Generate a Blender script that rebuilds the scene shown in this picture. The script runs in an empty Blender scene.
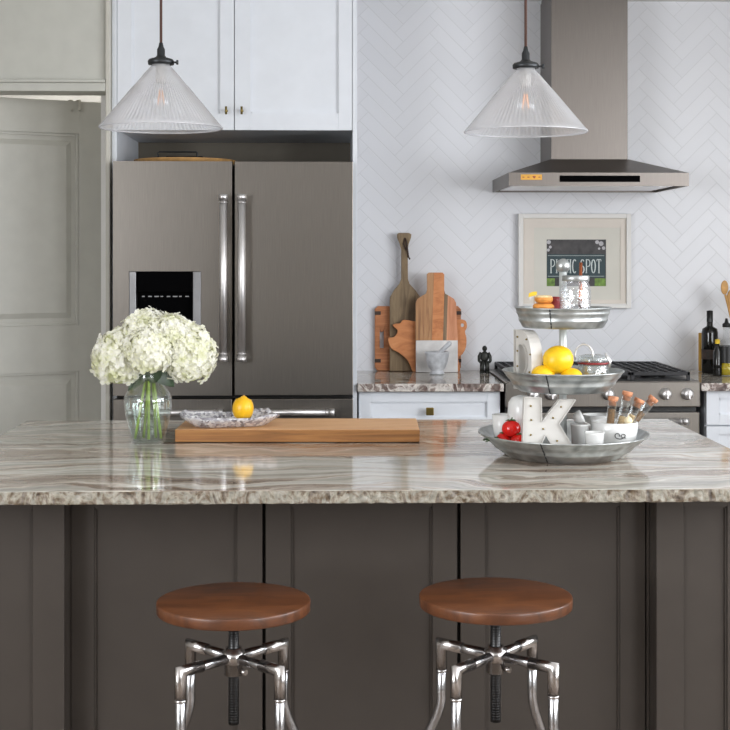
import bpy, bmesh, math, random
from mathutils import Vector, Matrix
random.seed(7)
PI = math.pi
SC = bpy.context.scene
COL = SC.collection

# ------------------------------------------------------------------ camera, world, light, exposure
F = 1392.0; HY = 258.0; CZ = 1.40; TH = math.atan(35.0/F)
cam = bpy.data.cameras.new('camera'); camo = bpy.data.objects.new('camera', cam); COL.objects.link(camo)
camo.location = (0, 0, CZ); camo.rotation_euler = (PI/2, 0, -TH)
cam.sensor_width = 36; cam.lens = 36*F/730.0; cam.shift_y = -(365-HY)/730.0; cam.clip_start = .05
SC.camera = camo
SC.view_settings.view_transform = 'Standard'; SC.view_settings.look = 'None'
SC.view_settings.gamma = 1; SC.view_settings.use_curve_mapping = False
SC.view_settings.exposure = 0.0
w = bpy.data.worlds.new('world'); SC.world = w; w.use_nodes = True
bg = w.node_tree.nodes['Background']; bg.inputs[0].default_value = (.75, .86, 1, 1); bg.inputs[1].default_value = .8

RX0, RX1, RY0, RY1, RZ = -2.7, 2.95, -2.6, 6.0, 2.512   # the room
def area(name, loc, rot, sx, sy, power, col):
    l = bpy.data.lights.new(name, 'AREA'); l.shape = 'RECTANGLE'; l.size = sx; l.size_y = sy
    l.energy = power; l.color = col
    o = bpy.data.objects.new(name, l); COL.objects.link(o); o.location = loc; o.rotation_euler = rot
    return o
# daylight entering by the windows of the right wall, and by an unseen left window added for fill
area('daylight_right_window', (RX1-.06, 2.3, 1.62), (0, PI/2, 0), 1.3, 2.9, 105, (.95, .97, 1))
area('daylight_right_window_near', (RX1-.06, -1.0, 1.62), (0, PI/2, 0), 1.3, 2.1, 130, (.95, .97, 1))
area('added_left_window_light', (RX0+.06, -.1, 1.62), (0, -PI/2, 0), 1.3, 2.9, 150, (.95, .97, 1))

# ------------------------------------------------------------------ helpers
def W(px, py, t):                     # pixel + depth along the view axis -> world point
    r = (px-365)/F
    return Vector((t*(math.sin(TH)+r*math.cos(TH)), t*(math.cos(TH)-r*math.sin(TH)), CZ+(HY-py)*t/F))
def PX(px, Y):                        # world X of a pixel column on the plane y = Y
    r = (px-365)/F
    return Y*(math.sin(TH)+r*math.cos(TH))/(math.cos(TH)-r*math.sin(TH))
def PZ(py, Y): return CZ+(HY-py)*Y/F
def lin(c): return tuple((v/255/12.92 if v/255 <= .04045 else ((v/255+.055)/1.055)**2.4) for v in c)

class NT:
    def __init__(s, name):
        s.m = bpy.data.materials.new(name); s.m.use_nodes = True; s.t = s.m.node_tree
        s.b = s.t.nodes['Principled BSDF']; s.out = s.t.nodes['Material Output']
    def n(s, kind, **kw):
        nd = s.t.nodes.new(kind)
        for k, v in kw.items(): setattr(nd, k, v)
        return nd
    def l(s, a, b): s.t.links.new(a, b)
    def math(s, op, a, b=None, c=None):
        nd = s.n('ShaderNodeMath', operation=op)
        for i, v in enumerate((a, b, c)):
            if v is None: continue
            if isinstance(v, (int, float)): nd.inputs[i].default_value = v
            else: s.l(v, nd.inputs[i])
        return nd.outputs[0]
    def coords(s, scale=(1, 1, 1), rot=(0, 0, 0)):
        tc = s.n('ShaderNodeTexCoord'); mp = s.n('ShaderNodeMapping')
        mp.inputs['Scale'].default_value = scale; mp.inputs['Rotation'].default_value = rot
        s.l(tc.outputs['Object'], mp.inputs['Vector']); return mp.outputs[0]
    def noise(s, vec, scale, detail=4, dist=0, rough=.5):
        nd = s.n('ShaderNodeTexNoise'); s.l(vec, nd.inputs['Vector'])
        nd.inputs['Scale'].default_value = scale; nd.inputs['Detail'].default_value = detail
        nd.inputs['Distortion'].default_value = dist; nd.inputs['Roughness'].default_value = rough
        return nd.outputs[0]
    def ramp(s, fac, stops):
        nd = s.n('ShaderNodeValToRGB'); s.l(fac, nd.inputs[0]); cr = nd.color_ramp
        while len(cr.elements) < len(stops): cr.elements.new(.5)
        for e, (p, c) in zip(cr.elements, stops):
            e.position = p; e.color = (*lin(c), 1)
        return nd.outputs[0]
    def mix(s, fac, a, b, blend='MIX'):
        nd = s.n('ShaderNodeMix', data_type='RGBA', blend_type=blend)
        for i, v in ((0, fac), (6, a), (7, b)):
            if isinstance(v, (int, float)): nd.inputs[i].default_value = v
            elif isinstance(v, tuple): nd.inputs[i].default_value = (*lin(v), 1)
            else: s.l(v, nd.inputs[i])
        return nd.outputs[2]
    def bump(s, h, strength=.3, dist=.002):
        nd = s.n('ShaderNodeBump'); nd.inputs['Strength'].default_value = strength
        nd.inputs['Distance'].default_value = dist; s.l(h, nd.inputs['Height'])
        s.l(nd.outputs[0], s.b.inputs['Normal'])
    def set(s, **kw):
        for k, v in kw.items():
            k = {'rough': 'Roughness', 'metal': 'Metallic', 'ior': 'IOR', 'spec': 'Specular IOR Level', 'coat': 'Coat Weight',
                 'trans': 'Transmission Weight', 'sss': 'Subsurface Weight', 'aniso': 'Anisotropic'}[k]
            s.b.inputs[k].default_value = v

def paint(name, c, rough=.5, metal=0, var=.05, scale=14, bump=0, stretch=(1, 1, 1), **kw):
    s = NT(name); v = s.coords(stretch); n = s.noise(v, scale, 5)
    lo = tuple(x*(1-var) for x in c); hi = tuple(min(255, x*(1+var)) for x in c)
    s.l(s.ramp(n, [(.3, lo), (.7, hi)]), s.b.inputs['Base Color']); s.set(rough=rough, metal=metal, **kw)
    if bump: s.bump(n, bump)
    return s.m
def wood(name, cols, scale=3, stretch=(1, 12, 12), rough=.5, coat=0, spec=.5):
    s = NT(name); v = s.coords(stretch); n = s.noise(v, scale, 8, 1.2, .6)
    k = len(cols)
    c = s.ramp(n, [(.28+.44*i/(k-1), cc) for i, cc in enumerate(cols)])
    s.l(c, s.b.inputs['Base Color']); s.set(rough=rough, coat=coat, spec=spec); s.bump(n, .15, .001); return s.m
def thin_glass(name, tint=(245, 250, 250), edge=.55, body=.04, rough=.03, milky=0.0, milk=(240, 240, 240), bumpscale=0):
    s = NT(name); t = s.t; t.nodes.remove(s.b)
    tr = s.n('ShaderNodeBsdfTransparent'); tr.inputs[0].default_value = (*lin(tint), 1)
    gl = s.n('ShaderNodeBsdfGlossy'); gl.inputs['Roughness'].default_value = rough; gl.inputs[0].default_value = (1, 1, 1, 1)
    lw = s.n('ShaderNodeLayerWeight'); lw.inputs['Blend'].default_value = .35
    f = s.math('MULTIPLY_ADD', s.math('POWER', lw.outputs['Facing'], 2.5), edge, body)
    mx = s.n('ShaderNodeMixShader'); s.l(f, mx.inputs[0]); s.l(tr.outputs[0], mx.inputs[1]); s.l(gl.outputs[0], mx.inputs[2])
    last = mx.outputs[0]
    if bumpscale:
        b = s.n('ShaderNodeBump'); b.inputs['Strength'].default_value = 1; b.inputs['Distance'].default_value = .004
        s.l(s.noise(s.coords(), bumpscale, 2), b.inputs['Height'])
        s.l(b.outputs[0], gl.inputs['Normal']); s.l(b.outputs[0], lw.inputs['Normal'])
    if milky:
        d = s.n('ShaderNodeBsdfDiffuse'); d.inputs[0].default_value = (*lin(milk), 1)
        tl = s.n('ShaderNodeBsdfTranslucent'); tl.inputs[0].default_value = (*lin(milk), 1)
        m1 = s.n('ShaderNodeMixShader'); m1.inputs[0].default_value = .5; s.l(d.outputs[0], m1.inputs[1]); s.l(tl.outputs[0], m1.inputs[2])
        m2 = s.n('ShaderNodeMixShader'); m2.inputs[0].default_value = milky; s.l(last, m2.inputs[1]); s.l(m1.outputs[0], m2.inputs[2])
        last = m2.outputs[0]
    s.l(last, s.out.inputs[0]); return s.m
def ribbed():
    s = NT('ribbed_shade_glass'); s.t.nodes.remove(s.b)
    lw = s.n('ShaderNodeLayerWeight'); lw.inputs['Blend'].default_value = .5
    tr = s.n('ShaderNodeBsdfTransparent'); s.l(s.ramp(lw.outputs['Facing'], [(.15, (254, 254, 255)), (.5, (232, 233, 236)), (.9, (150, 152, 156))]), tr.inputs[0])
    gl = s.n('ShaderNodeBsdfGlossy'); gl.inputs['Roughness'].default_value = .07
    f = s.math('MULTIPLY_ADD', s.math('POWER', lw.outputs['Facing'], 2.0), .55, .07)
    mx = s.n('ShaderNodeMixShader'); s.l(f, mx.inputs[0]); s.l(tr.outputs[0], mx.inputs[1]); s.l(gl.outputs[0], mx.inputs[2])
    d = s.n('ShaderNodeBsdfDiffuse'); tl = s.n('ShaderNodeBsdfTranslucent')
    m1 = s.n('ShaderNodeMixShader'); m1.inputs[0].default_value = .4; s.l(d.outputs[0], m1.inputs[1]); s.l(tl.outputs[0], m1.inputs[2])
    for q in (d, tl): q.inputs[0].default_value = (.95, .95, .97, 1)
    m2 = s.n('ShaderNodeMixShader'); m2.inputs[0].default_value = .33; s.l(mx.outputs[0], m2.inputs[1]); s.l(m1.outputs[0], m2.inputs[2])
    s.l(m2.outputs[0], s.out.inputs[0]); return s.m
def emit(name, c, st):
    s = NT(name); s.b.inputs['Emission Color'].default_value = (*lin(c), 1); s.b.inputs['Emission Strength'].default_value = st
    s.b.inputs['Base Color'].default_value = (*lin(c), 1); return s.m

def herringbone():
    s = NT('white_herringbone_tile'); tc = s.n('ShaderNodeTexCoord'); sp = s.n('ShaderNodeSeparateXYZ'); s.l(tc.outputs['Object'], sp.inputs[0])
    wd = .0535; k = 1/(wd*math.sqrt(2)); L = 4
    u = s.math('MULTIPLY', s.math('ADD', sp.outputs[0], sp.outputs[2]), k); u = s.math('ADD', u, 400)
    v = s.math('MULTIPLY', s.math('SUBTRACT', sp.outputs[2], sp.outputs[0]), k); v = s.math('ADD', v, 400.35)
    iu, iv = s.math('FLOOR', u), s.math('FLOOR', v); fu, fv = s.math('FRACT', u), s.math('FRACT', v)
    kk = s.math('FLOORED_MODULO', s.math('SUBTRACT', iu, iv), 2*L)
    hor = s.math('LESS_THAN', kk, L-.5)
    ah = s.math('ADD', kk, fu); av = s.math('ADD', s.math('SUBTRACT', 2*L-1, kk), fv)
    def edge(a, n): return s.math('MINIMUM', a, s.math('SUBTRACT', n, a))
    eh = s.math('MINIMUM', edge(fv, 1), edge(ah, L)); ev = s.math('MINIMUM', edge(fu, 1), edge(av, L))
    e = s.math('ADD', s.math('MULTIPLY', hor, eh), s.math('MULTIPLY', s.math('SUBTRACT', 1, hor), ev))
    g = s.math('SMOOTH_MIN', s.math('MULTIPLY', e, 22), 1, .2)
    # tone differs a little from tile to tile
    idh = s.math('ADD', s.math('SUBTRACT', iu, kk), s.math('MULTIPLY', iv, 17.3))
    idv = s.math('ADD', s.math('MULTIPLY', iu, 7.7), s.math('SUBTRACT', iv, s.math('SUBTRACT', 2*L-1, kk)))
    idt = s.math('ADD', s.math('MULTIPLY', hor, idh), s.math('MULTIPLY', s.math('SUBTRACT', 1, hor), idv))
    wn = s.n('ShaderNodeTexWhiteNoise', noise_dimensions='1D'); s.l(idt, wn.inputs['W'])
    tile = s.mix(wn.outputs[0], (224, 225, 229), (227, 228, 232))
    c = s.mix(g, (211, 212, 215), tile); s.l(c, s.b.inputs['Base Color']); s.set(rough=.32)
    s.bump(g, .3, .0012); return s.m

def granite(name, fine=1.0, warm=0):
    s = NT(name); tc = s.n('ShaderNodeTexCoord'); sp = s.n('ShaderNodeSeparateXYZ'); s.l(tc.outputs['Object'], sp.inputs[0])
    wp = s.noise(s.coords((1.0, 1.3, 1)), 1.5*fine, 3, .3); wp2 = s.noise(s.coords((1.3, 2, 1)), 5*fine, 3, .2)
    y = s.math('ADD', sp.outputs[1], s.math('ADD', s.math('MULTIPLY', wp, .55), s.math('MULTIPLY', wp2, .10)))
    def flow(kx, ky, sc, det, off):                         # veins that run with the warped grain
        cb = s.n('ShaderNodeCombineXYZ'); s.l(s.math('MULTIPLY', sp.outputs[0], kx), cb.inputs[0]); s.l(s.math('MULTIPLY', y, ky), cb.inputs[1]); cb.inputs[2].default_value = off
        return s.noise(cb.outputs[0], sc*fine, det, .3, .55)
    n = flow(.45, 4.2, 1.5, 3, 0); n2 = flow(.7, 15, 1.6, 5, 3); n3 = s.noise(s.coords((1, 2, 2)), 60, 4)
    c = s.ramp(n, [(.33, (112, 88, 70)), (.42, (140, 116, 98)), (.445, (224, 216, 202)), (.475, (172, 172, 162)), (.54, (184, 188, 182)), (.57, (228, 220, 208)), (.585, (132, 108, 88)), (.70, (112, 90, 74))])
    c2 = s.ramp(n2, [(.34, (86, 64, 50)), (.44, (146, 126, 108)), (.52, (184, 178, 166)), (.60, (232, 226, 214))])
    c = s.mix(.42, c, c2)
    n4 = flow(2.2, 34, 2.2, 4, 7); c = s.mix(.16, c, s.ramp(n4, [(.40, (74, 52, 40)), (.52, (176, 168, 156)), (.62, (240, 238, 230))]))
    c = s.mix(.07, c, s.ramp(n3, [(.3, (70, 62, 55)), (.7, (235, 232, 226))]))
    s.l(c, s.b.inputs['Base Color']); s.set(rough=.07, spec=.5); s.bump(n3, .03, .0005); return s.m
def granite_edge(name, cols, sc):
    s = NT(name); n = s.noise(s.coords((1, 1, .6)), sc, 6, 1.4, .65); n2 = s.noise(s.coords(), sc*4, 4)
    c = s.ramp(n, cols); c = s.mix(.25, c, s.ramp(n2, [(.35, (60, 50, 40)), (.65, (210, 205, 195))]))
    s.l(c, s.b.inputs['Base Color']); s.set(rough=.4); s.bump(n2, .6, .004); return s.m
def steel(name, c, rough, stretch, sc=40, aniso=0, bump=.02):
    s = NT(name); n = s.noise(s.coords(stretch), sc, 3)
    s.l(s.ramp(n, [(.3, tuple(x*.96 for x in c)), (.7, tuple(min(255, x*1.03) for x in c))]), s.b.inputs['Base Color'])
    s.set(rough=rough, metal=1, aniso=aniso); s.bump(n, bump, .0005); return s.m
def galvanized():
    s = NT('galvanized_metal'); vo = s.n('ShaderNodeTexVoronoi'); vo.inputs['Scale'].default_value = 38; s.l(s.coords(), vo.inputs['Vector'])
    n = s.noise(s.coords(), 22, 6, .5)
    c = s.mix(.5, s.ramp(vo.outputs['Distance'], [(.1, (140, 144, 144)), (.6, (196, 200, 200))]), s.ramp(n, [(.3, (112, 114, 112)), (.65, (214, 218, 218))]))
    s.l(c, s.b.inputs['Base Color']); s.set(rough=.38, metal=.85); s.bump(n, .1, .001); return s.m

M = dict(
 tile=herringbone(), cab=paint('white_cabinet_paint', (226, 230, 236), .42, var=.01), greige=paint('warm_grey_door_paint', (200, 199, 191), .45, var=.015),
 wallp=paint('grey_wall_paint', (198, 198, 190), .6, var=.015), beige=paint('beige_casing_paint', (200, 197, 187), .5, var=.015),
 roomp=paint('room_wall_paint', (176, 172, 164), .7, var=.02), ceil=paint('ceiling_paint', (236, 236, 234), .8, var=.01),
 island=paint('taupe_island_paint', (67, 61, 56), .45, var=.02, spec=.3), dark=paint('dark_recess', (26, 23, 21), .7),
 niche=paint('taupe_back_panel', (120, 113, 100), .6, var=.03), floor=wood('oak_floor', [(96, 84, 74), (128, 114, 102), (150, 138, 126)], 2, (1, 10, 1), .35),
 granite=granite('granite_top'), granite_back=granite('granite_back_top', 2.2),
 gedge=granite_edge('granite_island_edge', [(.36, (52, 38, 26)), (.43, (98, 80, 58)), (.48, (142, 136, 120)), (.54, (134, 132, 122)), (.58, (108, 90, 68)), (.64, (62, 50, 38))], 21),
 gedge2=granite_edge('granite_back_edge', [(.40, (72, 48, 44)), (.46, (128, 104, 98)), (.50, (226, 220, 214)), (.55, (196, 188, 182)), (.60, (88, 60, 54))], 13),
 steel=steel('brushed_stainless', (129, 124, 118), .34, (60, 60, 1), 10), steelv=steel('hood_stainless', (120, 114, 109), .38, (60, 60, 1), 10),
 chrome=steel('polished_metal', (240, 238, 238), .42, (1, 1, 1), 8), rawsteel=steel('raw_steel_pipe', (184, 184, 186), .24, (1, 1, 3), 30, bump=.12),
 pipe2=steel('worn_steel_fitting', (190, 186, 184), .24, (1, 1, 1), 45, bump=.3),
 black=paint('black_metal', (22, 22, 23), .35), gloss=paint('black_glass', (6, 6, 7), .4, spec=.01), iron=paint('cast_iron', (34, 34, 37), .55, bump=.2, scale=80),
 trimsteel=paint('satin_trim', (150, 150, 152), .45, 1), brass=paint('antique_brass', (140, 122, 70), .35, 1), bronze=paint('dark_bronze', (62, 54, 50), .35, .9), darksteel=paint('dark_pewter', (60, 62, 64), .4, .8),
 galv=galvanized(),
 seatw=wood('walnut_seat_wood', [(66, 38, 22), (94, 54, 30), (112, 68, 38)], 3, (2, 9, 2), .38, .25),
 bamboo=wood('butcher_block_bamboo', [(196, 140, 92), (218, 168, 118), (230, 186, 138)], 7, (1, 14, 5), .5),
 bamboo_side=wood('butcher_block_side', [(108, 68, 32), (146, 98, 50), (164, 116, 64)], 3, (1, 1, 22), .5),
 orangew=wood('orange_wood', [(176, 104, 58), (204, 132, 80), (216, 148, 96)], 5, (2, 2, 5), .5),
 redw=wood('reddish_wood', [(150, 92, 54), (184, 118, 74), (200, 140, 96)], 5, (1, 2, 9), .5),
 greyw=wood('weathered_wood', [(92, 76, 58), (134, 114, 88), (156, 136, 106)], 4, (9, 2, 1.2), .7),
 marble=paint('white_marble', (222, 220, 218), .25, var=.06, scale=18), grey_marble=paint('grey_stone', (188, 190, 194), .3, var=.1, scale=40),
 strap=paint('dark_leather', (62, 44, 34), .6), ceram=paint('white_ceramic', (216, 216, 214), .18, var=.01), wmetal=paint('white_painted_tin', (198, 195, 190), .45, var=.02),
 cord=paint('brown_cord', (78, 52, 44), .7), frame=paint('white_picture_frame', (226, 224, 220), .4, var=.01), mat=paint('cream_mat', (222, 214, 204), .8, var=.01),
 mat2=paint('pale_mat', (216, 213, 203), .8, var=.01),
 lemon=paint('lemon_skin', (238, 192, 26), .35, var=.06, scale=30, bump=.5), lemon2=paint('lemon_skin_deep', (240, 184, 26), .35, var=.06, scale=30, bump=.4),
 tomato=paint('tomato_skin', (200, 26, 20), .12, var=.08, scale=10), green=paint('leaf_green', (58, 84, 40), .45, var=.25, scale=30), stem=paint('stem_green', (136, 158, 66), .4, var=.2, scale=30),
 dleaf=paint('dark_leaf', (44, 62, 40), .4, var=.2, scale=30),
 cork=paint('cork', (190, 130, 96), .8, var=.2, scale=120), spice=paint('brown_spice', (120, 92, 62), .9, var=.35, scale=220), sand=paint('pale_spice', (196, 170, 130), .9, var=.2, scale=200),
 dough=paint('baked_dough', (214, 142, 66), .5, var=.12, scale=40), sprinkle=paint('icing', (236, 200, 150), .5, var=.15, scale=200),
 copper=paint('copper', (176, 104, 72), .25, 1), red=paint('dark_red', (140, 34, 38), .35), yellow=paint('yellow_paper', (226, 190, 50), .6),
 glass=thin_glass('clear_glass', (252, 253, 253), .7, .06), vaseg=thin_glass('vase_glass', (250, 253, 252), 1.0, .07), water=thin_glass('water', (244, 248, 247), .2, .02, .02),
 shade=ribbed(),
 crystal=None,
 bottleg=paint('dark_bottle_glass', (20, 20, 18), .06), oil=paint('yellow_oil', (176, 156, 20), .1), tan=paint('tan_wood', (196, 150, 92), .6, var=.1, scale=30),
 figure=paint('dark_bronze_figure', (48, 50, 46), .45, .5), winglass=thin_glass('window_glass', (250, 252, 255), .3, .03),
 ivory=paint('ivory_garlic', (226, 212, 176), .6), sky=None)

def crystal():
    s = NT('pressed_crystal'); vo = s.n('ShaderNodeTexVoronoi'); vo.inputs['Scale'].default_value = 120; s.l(s.coords(), vo.inputs['Vector'])
    s.l(s.ramp(vo.outputs['Color'], [(.2, (130, 128, 138)), (.45, (200, 198, 206)), (.7, (250, 250, 253))]), s.b.inputs['Base Color'])
    s.set(rough=.08, spec=.9); s.bump(vo.outputs['Distance'], .35, .002)
    tr = s.n('ShaderNodeBsdfTransparent'); mx = s.n('ShaderNodeMixShader'); mx.inputs[0].default_value = .62
    s.l(tr.outputs[0], mx.inputs[1]); s.l(s.b.outputs[0], mx.inputs[2]); s.l(mx.outputs[0], s.out.inputs[0]); return s.m
M['crystal'] = crystal()
def nb(): return bmesh.new()
def box(bm, x0, x1, y0, y1, z0, z1, bev=0, seg=2, mi=0):
    b2 = bmesh.new(); bmesh.ops.create_cube(b2, size=1)
    bmesh.ops.scale(b2, vec=(abs(x1-x0), abs(y1-y0), abs(z1-z0)), verts=b2.verts)
    bmesh.ops.translate(b2, vec=((x0+x1)/2, (y0+y1)/2, (z0+z1)/2), verts=b2.verts)
    if bev: bmesh.ops.bevel(b2, geom=list(b2.edges), offset=bev, segments=seg, affect='EDGES', profile=.5)
    join(bm, b2, mi)
def join(bm, b2, mi=0, mtx=None):
    vm = {}
    for v in b2.verts: vm[v] = bm.verts.new(mtx @ v.co if mtx else v.co)
    for f in b2.faces:
        try: nf = bm.faces.new([vm[v] for v in f.verts]); nf.material_index = mi if mi else f.material_index; nf.smooth = f.smooth
        except ValueError: pass
    b2.free()
def lathe(bm, prof, segs=40, c=(0, 0, 0), mtx=None, mi=0, rib=None):
    b2 = bmesh.new(); rings = []
    for k, (r, z) in enumerate(prof):
        if r < 1e-6: rings.append([b2.verts.new((0, 0, z))]); continue
        ring = []
        for i in range(segs):
            a = 2*PI*i/segs; rr = r+(rib(k, i) if rib else 0)
            ring.append(b2.verts.new((rr*math.cos(a), rr*math.sin(a), z)))
        rings.append(ring)
    for a, b in zip(rings, rings[1:]):
        for i in range(segs):
            j = (i+1) % segs
            q = [a[i % len(a)], a[j % len(a)], b[j % len(b)], b[i % len(b)]]
            qq = []
            for v in q:
                if v not in qq: qq.append(v)
            if len(qq) > 2:
                f = b2.faces.new(qq); f.smooth = True
    bmesh.ops.recalc_face_normals(b2, faces=b2.faces)
    join(bm, b2, mi, (mtx or Matrix()) if mtx else Matrix.Translation(c))
def tube(bm, pts, r, segs=12, caps=True, mi=0, radii=None):
    pts = [Vector(p) for p in pts]; b2 = bmesh.new(); rings = []
    n = len(pts); up = None
    for k, p in enumerate(pts):
        d = (pts[min(k+1, n-1)]-pts[max(k-1, 0)]).normalized()
        if up is None:
            up = Vector((0, 0, 1)) if abs(d.z) < .9 else Vector((1, 0, 0))
        s = d.cross(up).normalized(); up = s.cross(d).normalized()
        rr = radii[k] if radii else r
        if 0 < k < n-1:
            c = (pts[k]-pts[k-1]).normalized().dot((pts[k+1]-pts[k]).normalized()); sc = 1
        bis = None
        if 0 < k < n-1:
            d1, d2 = (pts[k]-pts[k-1]).normalized(), (pts[k+1]-pts[k]).normalized()
            if (d2-d1).length > .05: bis = (d2-d1).normalized(); f_ = 1/math.sqrt(max(.3, (1+d1.dot(d2))/2))-1
        ring = []
        for i in range(segs):
            o_ = rr*(math.cos(2*PI*i/segs)*s+math.sin(2*PI*i/segs)*up)
            if bis: o_ = o_+bis*o_.dot(bis)*f_
            ring.append(b2.verts.new(p+o_))
        rings.append(ring)
    for a, b in zip(rings, rings[1:]):
        for i in range(segs):
            f = b2.faces.new((a[i], a[(i+1) % segs], b[(i+1) % segs], b[i])); f.smooth = True
    if caps:
        b2.faces.new(rings[0][::-1]); b2.faces.new(rings[-1])
    bmesh.ops.recalc_face_normals(b2, faces=b2.faces)
    join(bm, b2, mi)
def ball(bm, c, rx, ry=None, rz=None, seg=24, mi=0, rot=None):
    b2 = bmesh.new(); bmesh.ops.create_uvsphere(b2, u_segments=seg, v_segments=seg//2+2, radius=1)
    for f in b2.faces: f.smooth = True
    m = Matrix.Translation(c) @ (rot or Matrix()) @ Matrix.Diagonal((rx, ry or rx, rz or rx, 1))
    join(bm, b2, mi, m)
def prism(bm, pts, y0, y1, bev=0, mi=0, holes=()):        # outline in x,z extruded in y
    b2 = bmesh.new()
    if holes:
        es = []
        for loop in [pts]+list(holes):
            vs = [b2.verts.new((x, y0, z)) for x, z in loop]
            es += [b2.edges.new((vs[i], vs[(i+1) % len(vs)])) for i in range(len(vs))]
        bmesh.ops.triangle_fill(b2, edges=es, use_beauty=True)
        fs = list(b2.faces)
    else:
        vs = [b2.verts.new((x, y0, z)) for x, z in pts]; fs = [b2.faces.new(vs)]
    r = bmesh.ops.extrude_face_region(b2, geom=fs)
    bmesh.ops.translate(b2, vec=(0, y1-y0, 0), verts=[v for v in r['geom'] if isinstance(v, bmesh.types.BMVert)])
    bmesh.ops.recalc_face_normals(b2, faces=b2.faces)
    if bev:
        ed = [e for e in b2.edges if len(e.link_faces) == 2 and e.calc_face_angle(0) > .6 and abs(e.verts[0].co.y-e.verts[1].co.y) < 1e-6]
        bmesh.ops.bevel(b2, geom=ed, offset=bev, segments=2, affect='EDGES', profile=.5)
    join(bm, b2, mi)
def mk(name, bm, mats, parent=None, smooth=False):
    me = bpy.data.meshes.new(name)
    bmesh.ops.recalc_face_normals(bm, faces=bm.faces)
    if smooth:
        for f in bm.faces: f.smooth = True
    bm.to_mesh(me); bm.free()
    for m in (mats if isinstance(mats, (list, tuple)) else [mats]): me.materials.append(m)
    o = bpy.data.objects.new(name, me); COL.objects.link(o)
    if parent: o.parent = parent
    return o
def thing(name, label, cat, loc=(0, 0, 0), rz=0, group=None):
    o = bpy.data.objects.new(name, None); COL.objects.link(o); o.location = loc; o.rotation_euler = (0, 0, rz)
    o.empty_display_size = .05
    return tag(o, label, cat, group)
def tag(o, label, cat, group=None):
    o['label'] = label; o['category'] = cat
    if group: o['group'] = group
    return o
def struct(name, bm, m):
    o = mk(name, bm, m); o['kind'] = 'structure'; return o
def copy_tree(o, parent=None):
    c = o.copy(); COL.objects.link(c); c.parent = parent
    for ch in [x for x in SC.objects if x.parent == o]: copy_tree(ch, c)
    return c
def arc(cx, cz, r, a0, a1, n=10, rz=None):
    return [(cx+r*math.cos(math.radians(a0+(a1-a0)*i/n)), cz+(rz or r)*math.sin(math.radians(a0+(a1-a0)*i/n))) for i in range(n+1)]
def smoothpoly(pts, n=4):                                  # Catmull-Rom through outline points
    out = []; k = len(pts)
    for i in range(k):
        p0, p1, p2, p3 = [Vector(pts[(i+j-1) % k]) for j in range(4)]
        for s in range(n):
            t = s/n
            out.append(tuple(.5*((2*p1)+(-p0+p2)*t+(2*p0-5*p1+4*p2-p3)*t*t+(-p0+3*p1-3*p2+p3)*t**3)))
    return out

# ------------------------------------------------------------------ the room
EX0 = PX(112, 5.38); EX1 = PX(357, 5.38)                   # fridge enclosure
DY = 5.36                                                  # wall with the pantry door
b = nb(); box(b, RX0-.1, RX1+.1, RY0-.1, 7.2, -.1, 0); struct('floor', b, M['floor'])
b = nb(); box(b, RX0-.1, RX1+.1, RY0-.1, 7.2, RZ, RZ+.1); struct('ceiling', b, M['ceil'])
b = nb(); box(b, EX0+.001, RX1+.1, 6.0, 6.1, 0, RZ); struct('wall_back', b, M['tile'])
def wall_with_hole(bm, axis, a0, a1, c0, c1, ha0, ha1, hz0, hz1):
    def bb(p0, p1, z0, z1):
        if axis == 'x': box(bm, p0, p1, c0, c1, z0, z1)
        else: box(bm, c0, c1, p0, p1, z0, z1)
    last = a0
    for (h0, h1) in zip(ha0, ha1):
        bb(last, h0, 0, RZ); bb(h0, h1, 0, hz0); bb(h0, h1, hz1, RZ); last = h1
    bb(last, a1, 0, RZ)
b = nb(); wall_with_hole(b, 'y', RY0-.1, 6.1, RX1, RX1+.12, [-2.1, .8], [.1, 3.8], .93, 2.3); struct('wall_right', b, M['roomp'])
b = nb(); wall_with_hole(b, 'y', RY0-.1, 7.2, RX0-.12, RX0, [-1.6], [1.4], .93, 2.3); struct('wall_left', b, M['roomp'])
b = nb(); box(b, RX0, RX1, RY0-.12, RY0, 0, RZ); struct('wall_rear', b, paint('dark_grey_brown_wall', (92, 86, 80), .7))
def window(n, axis, a0, a1, c, z0, z1):
    fr = nb()
    def bb(bm, p0, p1, z0, z1, d0=.0, d1=.06):
        if axis == 'x': box(bm, p0, p1, c-d0-.06, c-d0, z0, z1)
        else: box(bm, c+d0, c+d0+.06, p0, p1, z0, z1)
    bb(fr, a0, a0+.05, z0, z1); bb(fr, a1-.05, a1, z0, z1); bb(fr, a0+.05, a1-.05, z0, z0+.05); bb(fr, a0+.05, a1-.05, z1-.05, z1)
    m = (a0+a1)/2; bb(fr, m-.02, m+.02, z0+.05, z1-.05)
    o = struct('window_%d' % n, fr, M['cab'])
    g = nb()
    if axis == 'x': box(g, a0+.05, a1-.05, c-.04, c-.034, z0+.05, z1-.05)
    else: box(g, c+.034, c+.04, a0+.05, a1-.05, z0+.05, z1-.05)
    mk('window_pane', g, M['winglass'], o)
window(1, 'y', .8, 3.8, RX1+.02, .93, 2.3); window(2, 'y', -2.1, .1, RX1+.02, .93, 2.3); window(3, 'y', -1.6, 1.4, RX0-.10, .93, 2.3)  # the third, in the left wall, is added out of view for its light
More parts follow.
